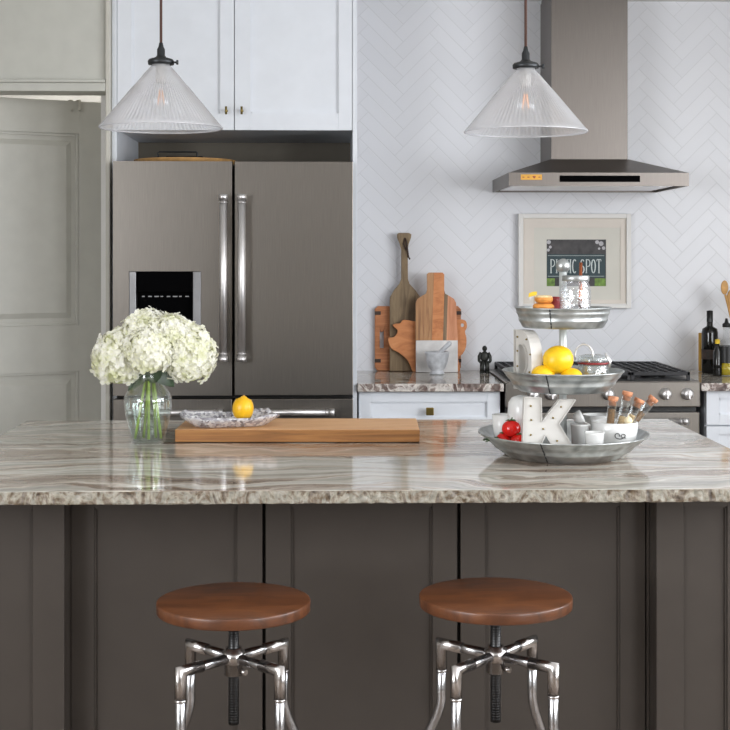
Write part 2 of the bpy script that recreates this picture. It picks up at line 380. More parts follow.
# wall with the pantry doorway, left of the fridge
OX1 = PX(106.4, DY); OX0 = OX1-.98; HZ = PZ(92, DY-.02)
b = nb(); box(b, RX0, OX0, DY, DY+.12, 0, RZ); box(b, OX0, OX1, DY, DY+.12, HZ, RZ); struct('wall_pantry', b, M['wallp'])
b = nb(); box(b, RX0, EX0, 7.1, 7.2, 0, RZ); struct('wall_pantry_back', b, M['ceil'])
b = nb(); box(b, EX0-.06, EX0-.001, DY+.13, 7.1, 0, RZ); struct('wall_pantry_side', b, M['ceil'])
b = nb(); box(b, OX1, EX0-.002, DY-.02, DY+.125, 0, RZ, .002); struct('trim_1', b, M['beige'])
b = nb(); box(b, OX0-.08, OX1-.001, DY-.022, DY, HZ, PZ(83.5, DY-.02), .003); box(b, OX0-.08, OX1-.001, DY-.034, DY, PZ(83.5, DY-.02), PZ(80.5, DY-.02), .003); struct('trim_2', b, M['wallp'])
b = nb(); box(b, OX0-.08, OX0, DY-.02, DY, 0, HZ); struct('trim_3', b, M['beige'])
# pantry door, swung open away from the kitchen
B = W(111, 0, 5.84); A = W(0, 0, 5.625); u = Vector((B.x-A.x, B.y-A.y, 0)); u.normalize()
dw = .80; H = Vector((B.x, B.y, 0))-u*dw
TH_D = math.atan2(u.y, u.x)
d = bpy.data.objects.new('door_1', None); COL.objects.link(d); d.location = H; d.rotation_euler = (0, 0, TH_D); d['kind'] = 'structure'
b = nb(); st = .137; zt = 2.050
p1 = (PZ(325, 5.78), PZ(134, 5.78)); p2 = (.26, PZ(371, 5.78))
box(b, 0, st, 0, .04, .01, zt, .001); box(b, dw-st, dw, 0, .04, .01, zt, .001)
for z0, z1 in ((.01, p2[0]), (p2[1], p1[0]), (p1[1], zt)): box(b, st, dw-st, 0, .04, z0, z1)
for z0, z1 in (p2, p1):
    x0, x1 = st, dw-st
    box(b, x0, x1, .014, .030, z0, z1)
    # moulding step then raised field
    e = .012
    for (a0, a1, c0, c1) in ((x0, x0+e, z0, z1), (x1-e, x1, z0, z1), (x0+e, x1-e, z0, z0+e), (x0+e, x1-e, z1-e, z1)): box(b, a0, a1, .006, .02, c0, c1, .0025)
    g = .03
    vs = [b.verts.new(v) for v in ((x0+g, .0139, z0+g), (x1-g, .0139, z0+g), (x1-g, .0139, z1-g), (x0+g, .0139, z1-g), (x0+g+.022, .004, z0+g+.022), (x1-g-.022, .004, z0+g+.022), (x1-g-.022, .004, z1-g-.022), (x0+g+.022, .004, z1-g-.022))]
    for i in range(4): b.faces.new((vs[i], vs[(i+1) % 4], vs[4+(i+1) % 4], vs[4+i]))
    b.faces.new(vs[4:])
mk('door_leaf', b, M['greige'], d)
b = nb(); lathe(b, [(.0, 0), (.025, 0), (.025, .006), (.01, .01), (.01, .035), (.027, .045), (.027, .06), (0, .068)], 24, mtx=Matrix.Translation((dw-.06, -.001, .95)) @ Matrix.Rotation(PI/2, 4, 'X'))
mk('door_knob', b, M['bronze'], d)
for k_, hx_ in enumerate((71.5, 79.5)):
    pw = W(hx_, 0, 5.77); o = thing('door_hook', ['metal over the door hook on the pantry door, the left one', 'metal over the door hook on the pantry door, the right one'][k_], 'hook', (pw.x, pw.y-.004, 0), TH_D)
    b = nb(); box(b, -.006, .006, -.004, -.002, 2.01, 2.053, .0005); box(b, -.006, .006, -.004, .05, 2.053, 2.055); tube(b, [(0, -.004, 2.012), (0, -.014, 2.008), (0, -.018, 2.018)], .002, 8); mk('hook_body', b, M['beige'], o)
# added lamp, out of view, that brightens the pantry above the open door
lp = thing('added_pantry_lamp', 'unseen round ceiling lamp added to light the pantry behind the open door', 'lamp', (-1.35, 6.5, RZ-.07))
b = nb(); lathe(b, [(0, 0), (.1, .01), (.13, .05), (.13, .07)], 32); mk('lamp_shade', b, M['ceram'], lp)
pl = bpy.data.lights.new('added_pantry_light', 'POINT'); pl.energy = 7; pl.color = (1, .95, .88); pl.shadow_soft_size = .08
po = bpy.data.objects.new('added_pantry_light', pl); COL.objects.link(po); po.location = (-1.35, 6.5, RZ-.2)

# ------------------------------------------------------------------ shaker fronts
def shaker(bm, x0, x1, z0, z1, yf, ix0, ix1, iz0, iz1, th=.02, rec=.010):
    box(bm, x0, ix0, yf, yf+th, z0, z1, .001, 1); box(bm, ix1, x1, yf, yf+th, z0, z1, .001, 1)
    box(bm, ix0, ix1, yf, yf+th, z0, iz0); box(bm, ix0, ix1, yf, yf+th, iz1, z1)
    box(bm, ix0, ix1, yf+rec, yf+th, iz0, iz1)
    c = .004   # small chamfer bead round the recess
    for (a0, a1, b0, b1) in ((ix0, ix0+c, iz0, iz1), (ix1-c, ix1, iz0, iz1), (ix0, ix1, iz0, iz0+c), (ix0, ix1, iz1-c, iz1)): box(bm, a0, a1, yf+rec*.45, yf+rec+.001, b0, b1)

# fridge enclosure with cupboard over it
CY = 5.38; CB = PZ(129.8, CY)
en = thing('refrigerator_cupboard', 'tall white cupboard surround with two shaker doors above the fridge', 'cabinet', (0, 0, 0))
SPX0 = PX(116.7, CY); SPX1 = PX(352.6, CY)
b = nb(); box(b, EX0, SPX0, CY, 5.998, 0, RZ-.002, .001, 1); mk('side_panel', b, M['cab'], en)
b = nb(); box(b, SPX1, EX1, CY-.004, 5.998, 0, RZ-.002, .001, 1); mk('side_panel', b, M['cab'], en)
b = nb(); box(b, SPX0, SPX1, CY+.021, 5.998, CB, RZ-.002); mk('cupboard_body', b, M['cab'], en)
b = nb(); box(b, SPX0, SPX1, 5.985, 5.998, 0, CB-.001); mk('back_panel', b, M['niche'], en)
mid = PX(234.3, CY)
for (x0, x1, i0, i1, kx, side) in ((SPX0+.002, mid-.0015, PX(132, CY), PX(220, CY), 226.5, 1), (mid+.0015, SPX1-.001, PX(251, CY), PX(338.5, CY), 242, -1)):
    b = nb(); shaker(b, x0, x1, CB-.002, RZ-.01, CY, i0, i1, PZ(113.2, CY), RZ-.09)
    dd = mk('door', b, M['cab'], en)
    kx = PX(kx, CY); kz = PZ(111.3, CY)
    b = nb(); lathe(b, [(.006, 0), (.004, .004), (.004, .022)], 12, mtx=Matrix.Translation((kx, CY, kz)) @ Matrix.Rotation(PI/2, 4, 'X')); tube(b, [(kx, CY-.024, kz-.015), (kx, CY-.024, kz+.015)], .0045)
    mk('knob', b, M['brass'], dd)

# refrigerator
FY = 5.285
def fx(p): return PX(p, FY)
def fz(p): return PZ(p, FY)
fr = thing('refrigerator', 'stainless steel french door refrigerator with ice dispenser between white panels', 'refrigerator', ((fx(113.5)+fx(352.8))/2, 5.6, 0))
ox, oy = fr.location.x, fr.location.y
def fb(bm, x0, x1, y0, y1, z0, z1, bev=0): box(bm, x0-ox, x1-ox, y0-oy, y1-oy, z0, z1, bev)
zt, zg0, zg1 = fz(161.5), fz(395.2), fz(398.8)
xl, xm0, xm1, xr = fx(113), fx(232), fx(234.6), fx(353)
b = nb(); fb(b, xl+.006, xr-.006, FY+.06, 5.94, .02, zt-.012); mk('body', b, M['dark'], fr)
dx0, dx1, dz0, dz1 = fx(129), fx(201), fz(348), fz(271.3)
b = nb()   # left door with the dispenser opening
prism(b, [(xl-ox, zg0), (xm0-ox, zg0), (xm0-ox, zt), (xl-ox, zt)], FY-oy, FY+.052-oy, 0, 0, [[(dx0-ox, dz0), (dx1-ox, dz0), (dx1-ox, dz1), (dx0-ox, dz1)]])
ld = mk('door', b, M['steel'], fr)
b = nb(); fb(b, dx0+.001, dx1-.001, FY+.03, FY+.054, dz0+.001, dz1-.001); fb(b, fx(137), fx(192), FY+.002, FY+.03, fz(292), dz1-.001, .002)
dsp = mk('dispenser', b, M['gloss'], ld)
b = nb(); fb(b, dx0+.0012, fx(136), FY-.004, FY+.03, dz0+.001, dz1-.001, .002); mk('dispenser_trim', b, M['trimsteel'], ld)
b = nb(); fb(b, fx(193), dx1-.0012, FY-.004, FY+.03, dz0+.001, dz1-.001, .002); mk('dispenser_trim', b, M['trimsteel'], ld)
b = nb(); n_ = 0
for i in range(8):                                         # row of tiny legends under the touch panel
    px = 141+i*6.2; fb(b, fx(px), fx(px+2.6+(i % 3)), FY+.0290, FY+.0298, fz(297), fz(296))
mk('dispenser_legend', b, M['trimsteel'], dsp)
b = nb(); fb(b, xm1, xr, FY, FY+.055, zg0, zt, .002); rd = mk('door', b, M['steel'], fr)
def bar_handle(p0, p1, parent, r, posts):
    b = nb(); tube(b, [p0, p1], r, 16); h = mk('handle', b, M['chrome'], parent)
    p0, p1 = Vector(p0), Vector(p1); dv = (p1-p0).normalized()
    for q, s in ((p0, 1), (p1, -1)):
        b = nb(); tube(b, [q-dv*s*.002, q+dv*s*.018], r*1.22, 16); tube(b, [q+dv*s*.026, q+dv*s*.03], r*1.12, 16)
        tube(b, [q+dv*s*.01, q+dv*s*.01+Vector((0, posts, 0))], r*.8, 12)
        mk('handle_bracket', b, M['chrome'], h)
for p, dr in ((223, ld), (241.6, rd)):
    x = PX(p, FY-.05)-ox
    bar_handle((x, FY-.05-oy, PZ(361, FY-.05)), (x, FY-.05-oy, PZ(195, FY-.05)), dr, .0145, .05)
for x0, x1, h0, h1 in ((xl, xm0, 127, 222), (xm1, xr, 244, 334)):
    b = nb(); fb(b, x0, x1, FY, FY+.055, .60, zg1, .002); dr = mk('drawer', b, M['steel'], fr)
    z = PZ(412.4, FY-.05)
    bar_handle((PX(h0, FY-.05)-ox, FY-.05-oy, z), (PX(h1, FY-.05)-ox, FY-.05-oy, z), dr, .0115, .05)
b = nb(); fb(b, xl, xr, FY, FY+.055, .08, .592, .002); dr = mk('drawer', b, M['steel'], fr)
bar_handle((xl+.05-ox, FY-.05-oy, .53), (xr-.05-ox, FY-.05-oy, .53), dr, .0115, .05)
b = nb(); fb(b, xl+.02, xr-.02, FY+.03, FY+.07, .0, .075); mk('toe_grille', b, M['dark'], fr)
# tray on the fridge
ZF = zt-.012
c = W(185, 0, 5.62)
tr = thing('serving_tray', 'round wooden tray with dark metal handles lying on top of the refrigerator', 'tray', (c.x, c.y, ZF+.001))
b = nb(); lathe(b, [(0, 0), (.17, 0), (.2, .028), (.203, .034), (.197, .034), (.168, .006), (0, .006)], 48); mk('tray_body', b, M['tan'], tr)
b = nb(); lathe(b, [(.1985, .024), (.2045, .0345), (.2045, .0375), (.1965, .0375)], 48); mk('rim', b, M['tan'], tr)
for (p0, p1) in ((158, 197),):
    for yy, s in ((-.13, 1), (.13, 1)):
        b = nb(); x0 = PX(p0, 5.5)-c.x+.0; x1 = PX(p1, 5.5)-c.x
        tube(b, [(x0, yy, .012), (x0, yy, .06), (x0+.004, yy, .063), (x1-.004, yy, .063), (x1, yy, .06), (x1, yy, .012)], .0032, 8)
        mk('handle', b, M['darksteel'], tr)

# ------------------------------------------------------------------ back run of base cabinets, worktops
BY = 5.40; KZ = .915
def slab(name, x0, x1, y0, y1, z0, z1, mats, label, bev=.003):
    b = nb(); box(b, x0, x1, y0, y1, z0, z1, bev, 2)
    for f in b.faces:
        n = f.normal; f.material_index = 0 if (f.calc_center_median().z > z1-1e-4) else 1
    b.normal_update()
    o = mk(name, b, mats); tag(o, label, 'countertop'); return o
RX_0, RX_1 = PX(505, 5.36), PX(701, 5.36)
def base_cabinet(name, label, x0, x1, drawers, doors):
    t = thing(name, label, 'cabinet', (0, 0, 0))
    b = nb(); box(b, x0, x1, BY+.021, 5.998, .1, KZ-.032); mk('cabinet_body', b, M['cab'], t)
    b = nb(); box(b, x0, x1, BY+.08, 5.9, 0, .099); mk('toe_kick', b, M['cab'], t)
    for kind, a0, a1, z0, z1, i0, i1, iz0, iz1, kx, kz in drawers+doors:
        b = nb(); shaker(b, a0, a1, z0, z1, BY, i0, i1, iz0, iz1)
        o = mk(kind, b, M['cab'], t)
        if kx is not None:
            b = nb(); tube(b, [(kx, BY, kz), (kx, BY-.02, kz)], .005, 10); box(b, kx-.015, kx+.015, BY-.03, BY-.018, kz-.015, kz+.015, .003); mk('knob', b, M['brass'], o)
    return t
x0, x1 = PX(358.5, BY), PX(500.5, BY)
xm = (x0+x1)/2; zd1 = PZ(392.3, BY); zd0 = PZ(419.9, BY)
base_cabinet('base_cabinet', 'white shaker base cabinet left of the range with brass knob', x0, x1,
    [('drawer', x0+.002, x1-.002, zd0, zd1, PX(371, BY), PX(487, BY), PZ(417.7, BY), PZ(402, BY), PX(429.5, BY), PZ(411, BY))],
    [('door', x0+.002, xm-.0015, .11, zd0-.004, x0+.05, xm-.05, .16, zd0-.054, xm-.03, zd0-.05), ('door', xm+.0015, x1-.002, .11, zd0-.004, xm+.05, x1-.05, .16, zd0-.054, xm+.03, zd0-.05)])
slab('countertop', EX1+.001, RX_0-.004, 5.36, 5.998, KZ-.031, KZ, [M['granite_back'], M['gedge2']], 'short granite countertop left of the range holding cutting boards')
x0, x1 = PX(706, BY), RX1-.003
dws = [(x0+.002, PX(795, BY)), (PX(796, BY), PX(900, BY)), (PX(901, BY), x1-.002)]
ds = []
for (a0, a1) in dws:
    i0, i1 = a0+.05, a1-.05
    if a1 > i1+.01:
        for (z0, z1) in ((PZ(426, BY), PZ(391.5, BY)), (PZ(500, BY), PZ(427.5, BY)), (.11, PZ(501.5, BY))):
            ds.append(('drawer', a0, a1, z0, z1, i0, i1, z0+.04, z1-.03, (a0+a1)/2, (z0+z1)/2))
base_cabinet('base_cabinet', 'white shaker drawer cabinet right of the range', x0, x1, ds, [])
slab('countertop', RX_1+.002, RX1-.002, 5.36, 5.998, KZ-.031, KZ, [M['granite_back'], M['gedge2']], 'granite countertop right of the range holding oil bottles')

# ------------------------------------------------------------------ range
rc = (RX_0+RX_1)/2
rg = thing('gas_range', 'stainless steel gas range with black grates and round knobs', 'range', (rc, 5.66, 0))
def rb(bm, x0, x1, y0, y1, z0, z1, bev=0): box(bm, x0-rc, x1-rc, y0-5.66, y1-5.66, z0, z1, bev)
RY = 5.36
b = nb(); rb(b, RX_0+.006, RX_1-.006, RY+.05, 5.985, .02, KZ-.004); mk('body', b, M['black'], rg)
b = nb(); rb(b, RX_0, RX_1, RY+.02, 5.985, KZ-.003, KZ+.006, .002); mk('cooktop', b, M['steel'], rg)
b = nb(); rb(b, RX_0+.03, RX_1-.03, RY+.05, 5.97, KZ+.006, KZ+.010, .001); mk('burner_tray', b, M['black'], rg)
zp0, zp1 = PZ(408, RY), PZ(382.8, RY)
b = nb(); rb(b, RX_0+.002, RX_1-.002, RY, RY+.05, zp0, zp1, .004); cp = mk('control_panel', b, M['steel'], rg)
for k, px in enumerate((534, 552, 609, 666.7, 688.5)):
    x = PX(px, RY-.02)-rc; z = PZ(395.2, RY-.02)
    b = nb(); lathe(b, [(.0, 0), (.024, 0), (.024, .004), (.021, .006), (.0185, .028), (.016, .032), (0, .033)], 28, mtx=Matrix.Translation((x, RY-5.66, z)) @ Matrix.Rotation(PI/2, 4, 'X'))
    box(b, x-.004, x+.004, RY-5.66-.042, RY-5.66-.03, z-.017, z+.017, .002)
    mk('knob', b, M['chrome'], cp)
zo1 = PZ(413.5, RY)
b = nb(); rb(b, RX_0+.004, RX_1-.004, RY+.005, RY+.05, .21, zo1, .003); od = mk('oven_door', b, M['steel'], rg)
b = nb(); rb(b, RX_0+.12, RX_1-.12, RY+.003, RY+.006, .33, .64, .001); mk('oven_window', b, M['gloss'], od)
hz = PZ(422.5, RY-.05)
bar_handle((PX(520, RY-.05)-rc, RY-.05-5.66, hz), (PX(688, RY-.05)-rc, RY-.05-5.66, hz), od, .011, .055)
b = nb(); rb(b, RX_0+.004, RX_1-.004, RY+.005, RY+.05, .06, .2, .003); mk('drawer', b, M['steel'], rg)
b = nb(); rb(b, RX_0+.03, RX_1-.03, RY+.08, 5.9, 0, .06); mk('toe_kick', b, M['black'], rg)
gw = (RX_1-RX_0-.06)/3
for i in range(3):
    x0 = RX_0+.031+i*gw; x1 = x0+gw-.003; b = nb(); z0, z1 = KZ+.026, KZ+.040
    for (a0, a1, c0, c1) in ((x0, x0+.012, 5.40, 5.965), (x1-.012, x1, 5.40, 5.965), (x0, x1, 5.40, 5.412), (x0, x1, 5.953, 5.965), (x0, x1, 5.676, 5.688)): rb(b, a0, a1, c0, c1, z0, z1, .002)
    for j in range(1, 6): xx = x0+(x1-x0)*j/6; rb(b, xx-.0045, xx+.0045, 5.41, 5.955, z0+.001, z1+.001, .001)
    for j in range(1, 8): yy = 5.40+.565*j/8; rb(b, x0+.01, x1-.01, yy-.004, yy+.004, z0, z1-.001, .001)
    for (a, c) in ((x0+.006, 5.406), (x1-.006, 5.406), (x0+.006, 5.959), (x1-.006, 5.959)): rb(b, a-.006, a+.006, c-.006, c+.006, KZ+.010, z0+.002)
    mk('grate', b, M['iron'], rg)
    for yy in (5.54, 5.82):
        b = nb(); lathe(b, [(.05, 0), (.05, .006), (.036, .008), (.036, .013), (0, .014)], 28, (x0+gw/2-rc, yy-5.66, KZ+.0102)); mk('burner', b, M['black'], rg)

# ------------------------------------------------------------------ hood
HYF = 5.45
hx0, hx1 = PX(508.8, HYF), PX(689, HYF); hc = (hx0+hx1)/2; hz0, hz1 = 1.6835, 1.7355
hd = thing('range_hood', 'stainless steel chimney range hood on the white tiled wall', 'range hood', (hc, 6.0, hz0))
cy0 = 5.70-6; cx0, cx1 = PX(551.4, 5.70)-hc, PX(627.7, 5.70)-hc; ztp = PZ(159, 5.7)-hz0
def hood_mesh():
    b = nb(); y0, y1 = HYF-6, -.002; X0, X1 = hx0-hc, hx1-hc; h = hz1-hz0
    o = [b.verts.new(v) for v in ((X0, y0, 0), (X1, y0, 0), (X1, y1, 0), (X0, y1, 0))]
    i_ = [b.verts.new(v) for v in ((X0+.008, y0+.008, 0), (X1-.008, y0+.008, 0), (X1-.008, y1-.008, 0), (X0+.008, y1-.008, 0))]
    iu = [b.verts.new(v) for v in ((X0+.008, y0+.008, .012), (X1-.008, y0+.008, .012), (X1-.008, y1-.008, .012), (X0+.008, y1-.008, .012))]
    m = [b.verts.new(v) for v in ((X0, y0, h), (X1, y0, h), (X1, y1, h), (X0, y1, h))]
    t = [b.verts.new(v) for v in ((cx0-.004, cy0-.004, ztp), (cx1+.004, cy0-.004, ztp), (cx1+.004, y1, ztp), (cx0-.004, y1, ztp))]
    for i in range(4):
        j = (i+1) % 4
        b.faces.new((o[i], o[j], m[j], m[i])); b.faces.new((m[i], m[j], t[j], t[i])); b.faces.new((o[i], i_[i], i_[j], o[j])); b.faces.new((i_[i], iu[i], iu[j], i_[j]))
    b.faces.new(iu); b.faces.new(t); return b
mk('canopy', hood_mesh(), M['steelv'], hd)
b = nb(); box(b, cx0, cx1, cy0, -.002, ztp, ztp+.69, .001); mk('chimney', b, M['steelv'], hd)
b = nb(); box(b, cx0+.004, cx1-.004, cy0+.004, -.002, ztp+.691, RZ-hz0-.002, .001); mk('chimney', b, M['steelv'], hd)
yf = HYF-6
b = nb(); box(b, PX(559.6, HYF)-hc, PX(640, HYF)-hc, yf-.002, yf+.001, PZ(181.6, HYF)-hz0, PZ(175.2, HYF)-hz0, .0006); mk('control_strip', b, M['gloss'], hd)
b = nb(); sz0, sz1 = PZ(179.6, HYF)-hz0, PZ(174.2, HYF)-hz0; sx0, sx1 = PX(520.8, HYF)-hc, PX(542, HYF)-hc
box(b, sx0, sx1, yf-.001, yf, sz0, sz1); stk = mk('sticker', b, paint('orange_yellow_label', (226, 168, 64), .5), hd)
b = nb(); hx = sx0+(sx1-sx0)*.63; q = .0055; zc = (sz0+sz1)/2
prism(b, [(hx, zc-q), (hx+q*1.1, zc+q*.2), (hx+q*.9, zc+q*.8), (hx+q*.4, zc+q*.9), (hx, zc+q*.4), (hx-q*.4, zc+q*.9), (hx-q*.9, zc+q*.8), (hx-q*1.1, zc+q*.2)], yf-.0016, yf-.001)
for k in (.12, .36, .88): xx = sx0+(sx1-sx0)*k; box(b, xx-.004, xx+.004, yf-.0014, yf-.001, zc-.0015, zc+.0015)
mk('sticker_print', b, M['red'], stk)
b = nb(); box(b, hx0-hc+.03, hx1-hc-.03, yf+.14, -.03, .006, .0115); mk('filter', b, M['chrome'], hd)
for s in (-.22, .22):
    b = nb(); lathe(b, [(0, .004), (.03, .004), (.034, .0115)], 24, (s, yf+.08, 0)); mk('lamp_lens', b, M['ceram'], hd)

# ------------------------------------------------------------------ framed picture
PY = 5.962
gx0, gx1, gz0, gz1 = PX(518.8, PY), PX(631.3, PY), PZ(308.6, PY), PZ(213.5, PY)
pc = ((gx0+gx1)/2, PY, gz0)
pic = thing('picture_frame', 'white framed photograph of a PICNIC SPOT sign under the hood', 'picture', pc)
def gx(p): return PX(p, PY)-pc[0]
def gz(p): return PZ(p, PY)-pc[2]
b = nb(); fw = .02; hw = (gx1-gx0)/2; hh = gz1-gz0
for (a0, a1, c0, c1) in ((-hw, -hw+fw, 0, hh), (hw-fw, hw, 0, hh), (-hw+fw, hw-fw, 0, fw), (-hw+fw, hw-fw, hh-fw, hh)): box(b, a0, a1, 0, .034, c0, c1, .002)
mk('frame', b, M['frame'], pic)
def matb(x0, x1, z0, z1, X0, X1, Z0, Z1, y0, y1, m, name):
    b = nb()
    for (a0, a1, c0, c1) in ((X0, x0, Z0, Z1), (x1, X1, Z0, Z1), (x0, x1, Z0, z0), (x0, x1, z1, Z1)): box(b, a0, a1, y0, y1, c0, c1)
    mk(name, b, m, pic)
matb(gx(534.5), gx(621), gz(300), gz(227.5), -hw+fw, hw-fw, fw, hh-fw, .012, .016, M['mat'], 'mat_board')
matb(gx(547.3), gx(606.8), gz(286.4), gz(239.4), -hw+fw, hw-fw, fw, hh-fw, .0162, .019, M['mat2'], 'mat_board')
b = nb(); box(b, gx(546), gx(608), .0192, .022, gz(288), gz(238))
s = NT('photograph_print'); n = s.noise(s.coords((1, 1, 1)), 26, 6, .4)
s.l(s.ramp(n, [(.3, (34, 32, 34)), (.6, (66, 63, 64)), (.8, (88, 84, 84))]), s.b.inputs['Base Color']); s.set(rough=.5)
ph = mk('print', b, s.m, pic)
b = nb(); box(b, gx(547.4), gx(606), .0187, .0192, gz(277.8), gz(254.2)); sg = mk('sign_board', b, paint('teal_sign', (24, 54, 60), .5), ph)
b = nb(); box(b, gx(547.4), gx(555.5), .0188, .0192, gz(286.3), gz(278.5)); mk('grass_patch', b, paint('grass_print', (104, 134, 58), .6, var=.25, scale=60), ph)
b = nb(); box(b, gx(595.5), gx(606.6), .0188, .0192, gz(286.3), gz(278.5)); mk('grass_patch', b, paint('grass_print', (104, 134, 58), .6, var=.25, scale=60), ph)
b = nb()
for (x, z, r) in ((549.5, 242, 2.1), (551, 247, 1.5), (549, 250, 1.6), (598, 242, 2), (602, 243.5, 2.4), (604.5, 248, 1.8), (600, 248.5, 1.2)):
    prism(b, arc(gx(x), gz(z), r*6/F, 0, 330, 9), .0188, .0192)
mk('white_petals', b, paint('petal_print', (186, 184, 188), .6), ph)
# letters PICNIC SPOT in condensed serif strokes
def letters(bm, text, x0, x1, z0, z1, y0, y1):
    wts = {'I': .5, ' ': .45}; tot = sum(wts.get(ch, 1) for ch in text); unit = (x1-x0)/tot; h = z1-z0; x = x0
    lw = unit*.2
    def st(a, bb_, w_=lw):
        a, bb_ = Vector(a), Vector(bb_); d_ = (bb_-a).normalized(); nn = Vector((-d_.y, d_.x))*w_/2
        prism(bm, [tuple(a-nn), tuple(bb_-nn), tuple(bb_+nn), tuple(a+nn)], y0, y1)
    for ch in text:
        wd = wts.get(ch, 1)*unit; l = x+wd*.12; r = x+wd*.88; m = (l+r)/2; se = unit*.16
        def ser(cx, zz): st((cx-se, zz), (cx+se, zz), h*.05)
        def curve(pts, w_=lw):
            for p, q_ in zip(pts, pts[1:]): st(p, q_, w_)
        rx = (r-l)/2
        if ch == 'I': st((m, z0), (m, z1)); ser(m, z0); ser(m, z1)
        if ch == 'T': st((m, z0), (m, z1)); st((l, z1), (r, z1), h*.07); ser(m, z0); st((l, z1), (l, z1-h*.14), lw*.5); st((r, z1), (r, z1-h*.14), lw*.5)
        if ch == 'N': st((l+lw/2, z0), (l+lw/2, z1), lw*.7); st((r-lw/2, z0), (r-lw/2, z1), lw*.7); st((l+lw/2, z1), (r-lw/2, z0)); ser(l+lw/2, z0); ser(l+lw/2, z1); ser(r-lw/2, z1)
        if ch == 'P': st((l+lw/2, z0), (l+lw/2, z1)); ser(l+lw/2, z0); curve([(l, z1)]+arc(m, z1-h*.26, rx, 90, -90, 8, h*.26)+[(l, z1-h*.52)], lw*.8)
        if ch == 'O': curve(arc(m, (z0+z1)/2, rx*.9, 0, 360, 14, h*.5))
        if ch == 'C': curve(arc(m, (z0+z1)/2, rx*.9, 50, 310, 12, h*.5))
        if ch == 'S': curve(arc(m, z0+h*.74, rx*.75, 30, 250, 8, h*.26)+arc(m, z0+h*.26, rx*.75, 70, -150, 8, h*.26))
        x += wd
b = nb(); letters(b, 'PICNIC SPOT', gx(550.5), gx(602.5), gz(273), gz(259.6), .0183, .0186)
mk('sign_lettering', b, paint('white_lettering', (206, 214, 212), .5), sg)
b = nb(); box(b, gx(548.5), gx(605), .0184, .0187, gz(276.6), gz(276.1)); box(b, gx(548.5), gx(605), .0184, .0187, gz(255.9), gz(255.4)); mk('sign_border', b, paint('white_line', (170, 180, 178), .5), sg)

# ------------------------------------------------------------------ cutting boards on the back counter
BD = 5.93
def board(name, label, cat, pts, m, Y, th, base, bev=.003, holes=()):
    xs = [PX(p[0], Y) for p in pts]; cx = (min(xs)+max(xs))/2; zb = KZ+.001
    t = thing(name, label, cat, (cx, Y, zb))
    pp = [(PX(p[0], Y)-cx, max(0, PZ(p[1], Y)-PZ(base, Y))) for p in pts]
    hp = [[(PX(p[0], Y)-cx, PZ(p[1], Y)-PZ(base, Y)) for p in h] for h in holes]
    b = nb(); prism(b, pp, 0, th, bev, 0, hp)
    mk('board', b, m, t)
    return t, cx
BASE = 371.5
def rr(x0, x1, y0, y1, r):
    return [(x0+r, y1), (x0, y1-r), (x0, y0+r), (x0+r, y0), (x1-r, y0), (x1, y0+r), (x1, y1-r), (x1-r, y1)]
t, cx = board('cutting_board', 'rectangular brown board with slot handle and dark end clips, behind the others', 'cutting board', rr(374.8, 461, 307, 371.5, 3), M['redw'], 5.975, .018, BASE, holes=[arc(381.8, 331, 2, 0, 180, 5)[::1]+[(379.8, 349), (383.8, 349)]])
for px in (377.8, 458.3):
    for py in (313.8, 361.5):
        b = nb(); x = PX(px, 5.975)-cx; z = PZ(py, 5.975)-PZ(BASE, 5.975); box(b, x-.013, x+.013, -.003, 0, z-.008, z+.008, .0015); mk('clip', b, M['strap'], t)
pad = [(389.8, 371.5), (389.8, 301), (390.2, 297), (394, 290.5), (399.5, 284), (401.3, 279), (401.2, 250), (399.5, 243.5), (397.3, 238), (397, 234.5), (399, 233), (409, 233), (411.5, 234.5), (411, 238), (408.8, 244), (407.8, 250), (408, 279), (409.5, 284), (415.5, 290.5), (420, 297), (420.8, 301), (420.8, 371.5)]
t, cx = board('cutting_board', 'tall weathered paddle board with long handle, topmost of the boards', 'cutting board', pad, M['greyw'], 5.945, .02, BASE)
b = nb(); X = lambda p: PX(p, 5.94)-cx
Z = lambda p: PZ(p, 5.94)-PZ(BASE, 5.94)
tube(b, [(X(405), -.002, Z(238)), (X(406.5), -.006, Z(242)), (X(407.5), -.006, Z(250)), (X(408.5), -.005, Z(257)), (X(410), -.004, Z(259.5))], .0035, 8); tube(b, [(X(405), -.002, Z(238)), (X(403.5), -.006, Z(244)), (X(406.5), -.0085, Z(250))], .003, 8)
mk('leather_cord', b, M['strap'], t)
pig = smoothpoly([(388.2, 341), (389, 337.5), (393.5, 337), (396.5, 334), (397.5, 330), (393, 325.5), (394.5, 323.5), (400, 323), (403, 319.8), (409, 320), (420, 321.5), (440, 321), (452, 320), (457.5, 319.3), (461.5, 319.2), (466, 321), (467, 327), (465, 331.5), (466.5, 338), (466, 347), (462.5, 354), (458.5, 357), (459, 362), (460, 371.5), (454, 371.5), (449, 366), (436, 363), (424, 364), (419, 371.5), (413, 371.5), (410.5, 366), (406.5, 359), (399, 352.5), (391.5, 348.5)], 3)
t, cx = board('cutting_board', 'pig shaped orange wood board with round tail hole', 'cutting board', pig, M['orangew'], 5.915, .014, BASE, .002, holes=[arc(462.4, 325, 1.9, 0, 330, 9)])
bt = [(415.8, 371.5), (415.8, 302), (417.5, 298), (423, 294.5), (426, 292.8), (427.2, 289), (427, 273.5), (428.8, 271.6), (442.5, 271.6), (444.2, 273.5), (444.2, 289), (445.3, 292.8), (448.5, 294.5), (454, 298), (456, 302), (457.8, 339.5)]
Yb = 5.885; cxp = PX(436.5, Yb)
t = thing('cutting_board', 'bottle shaped board of striped wood on a white marble lower half', 'cutting board', (cxp, Yb, KZ+.001))
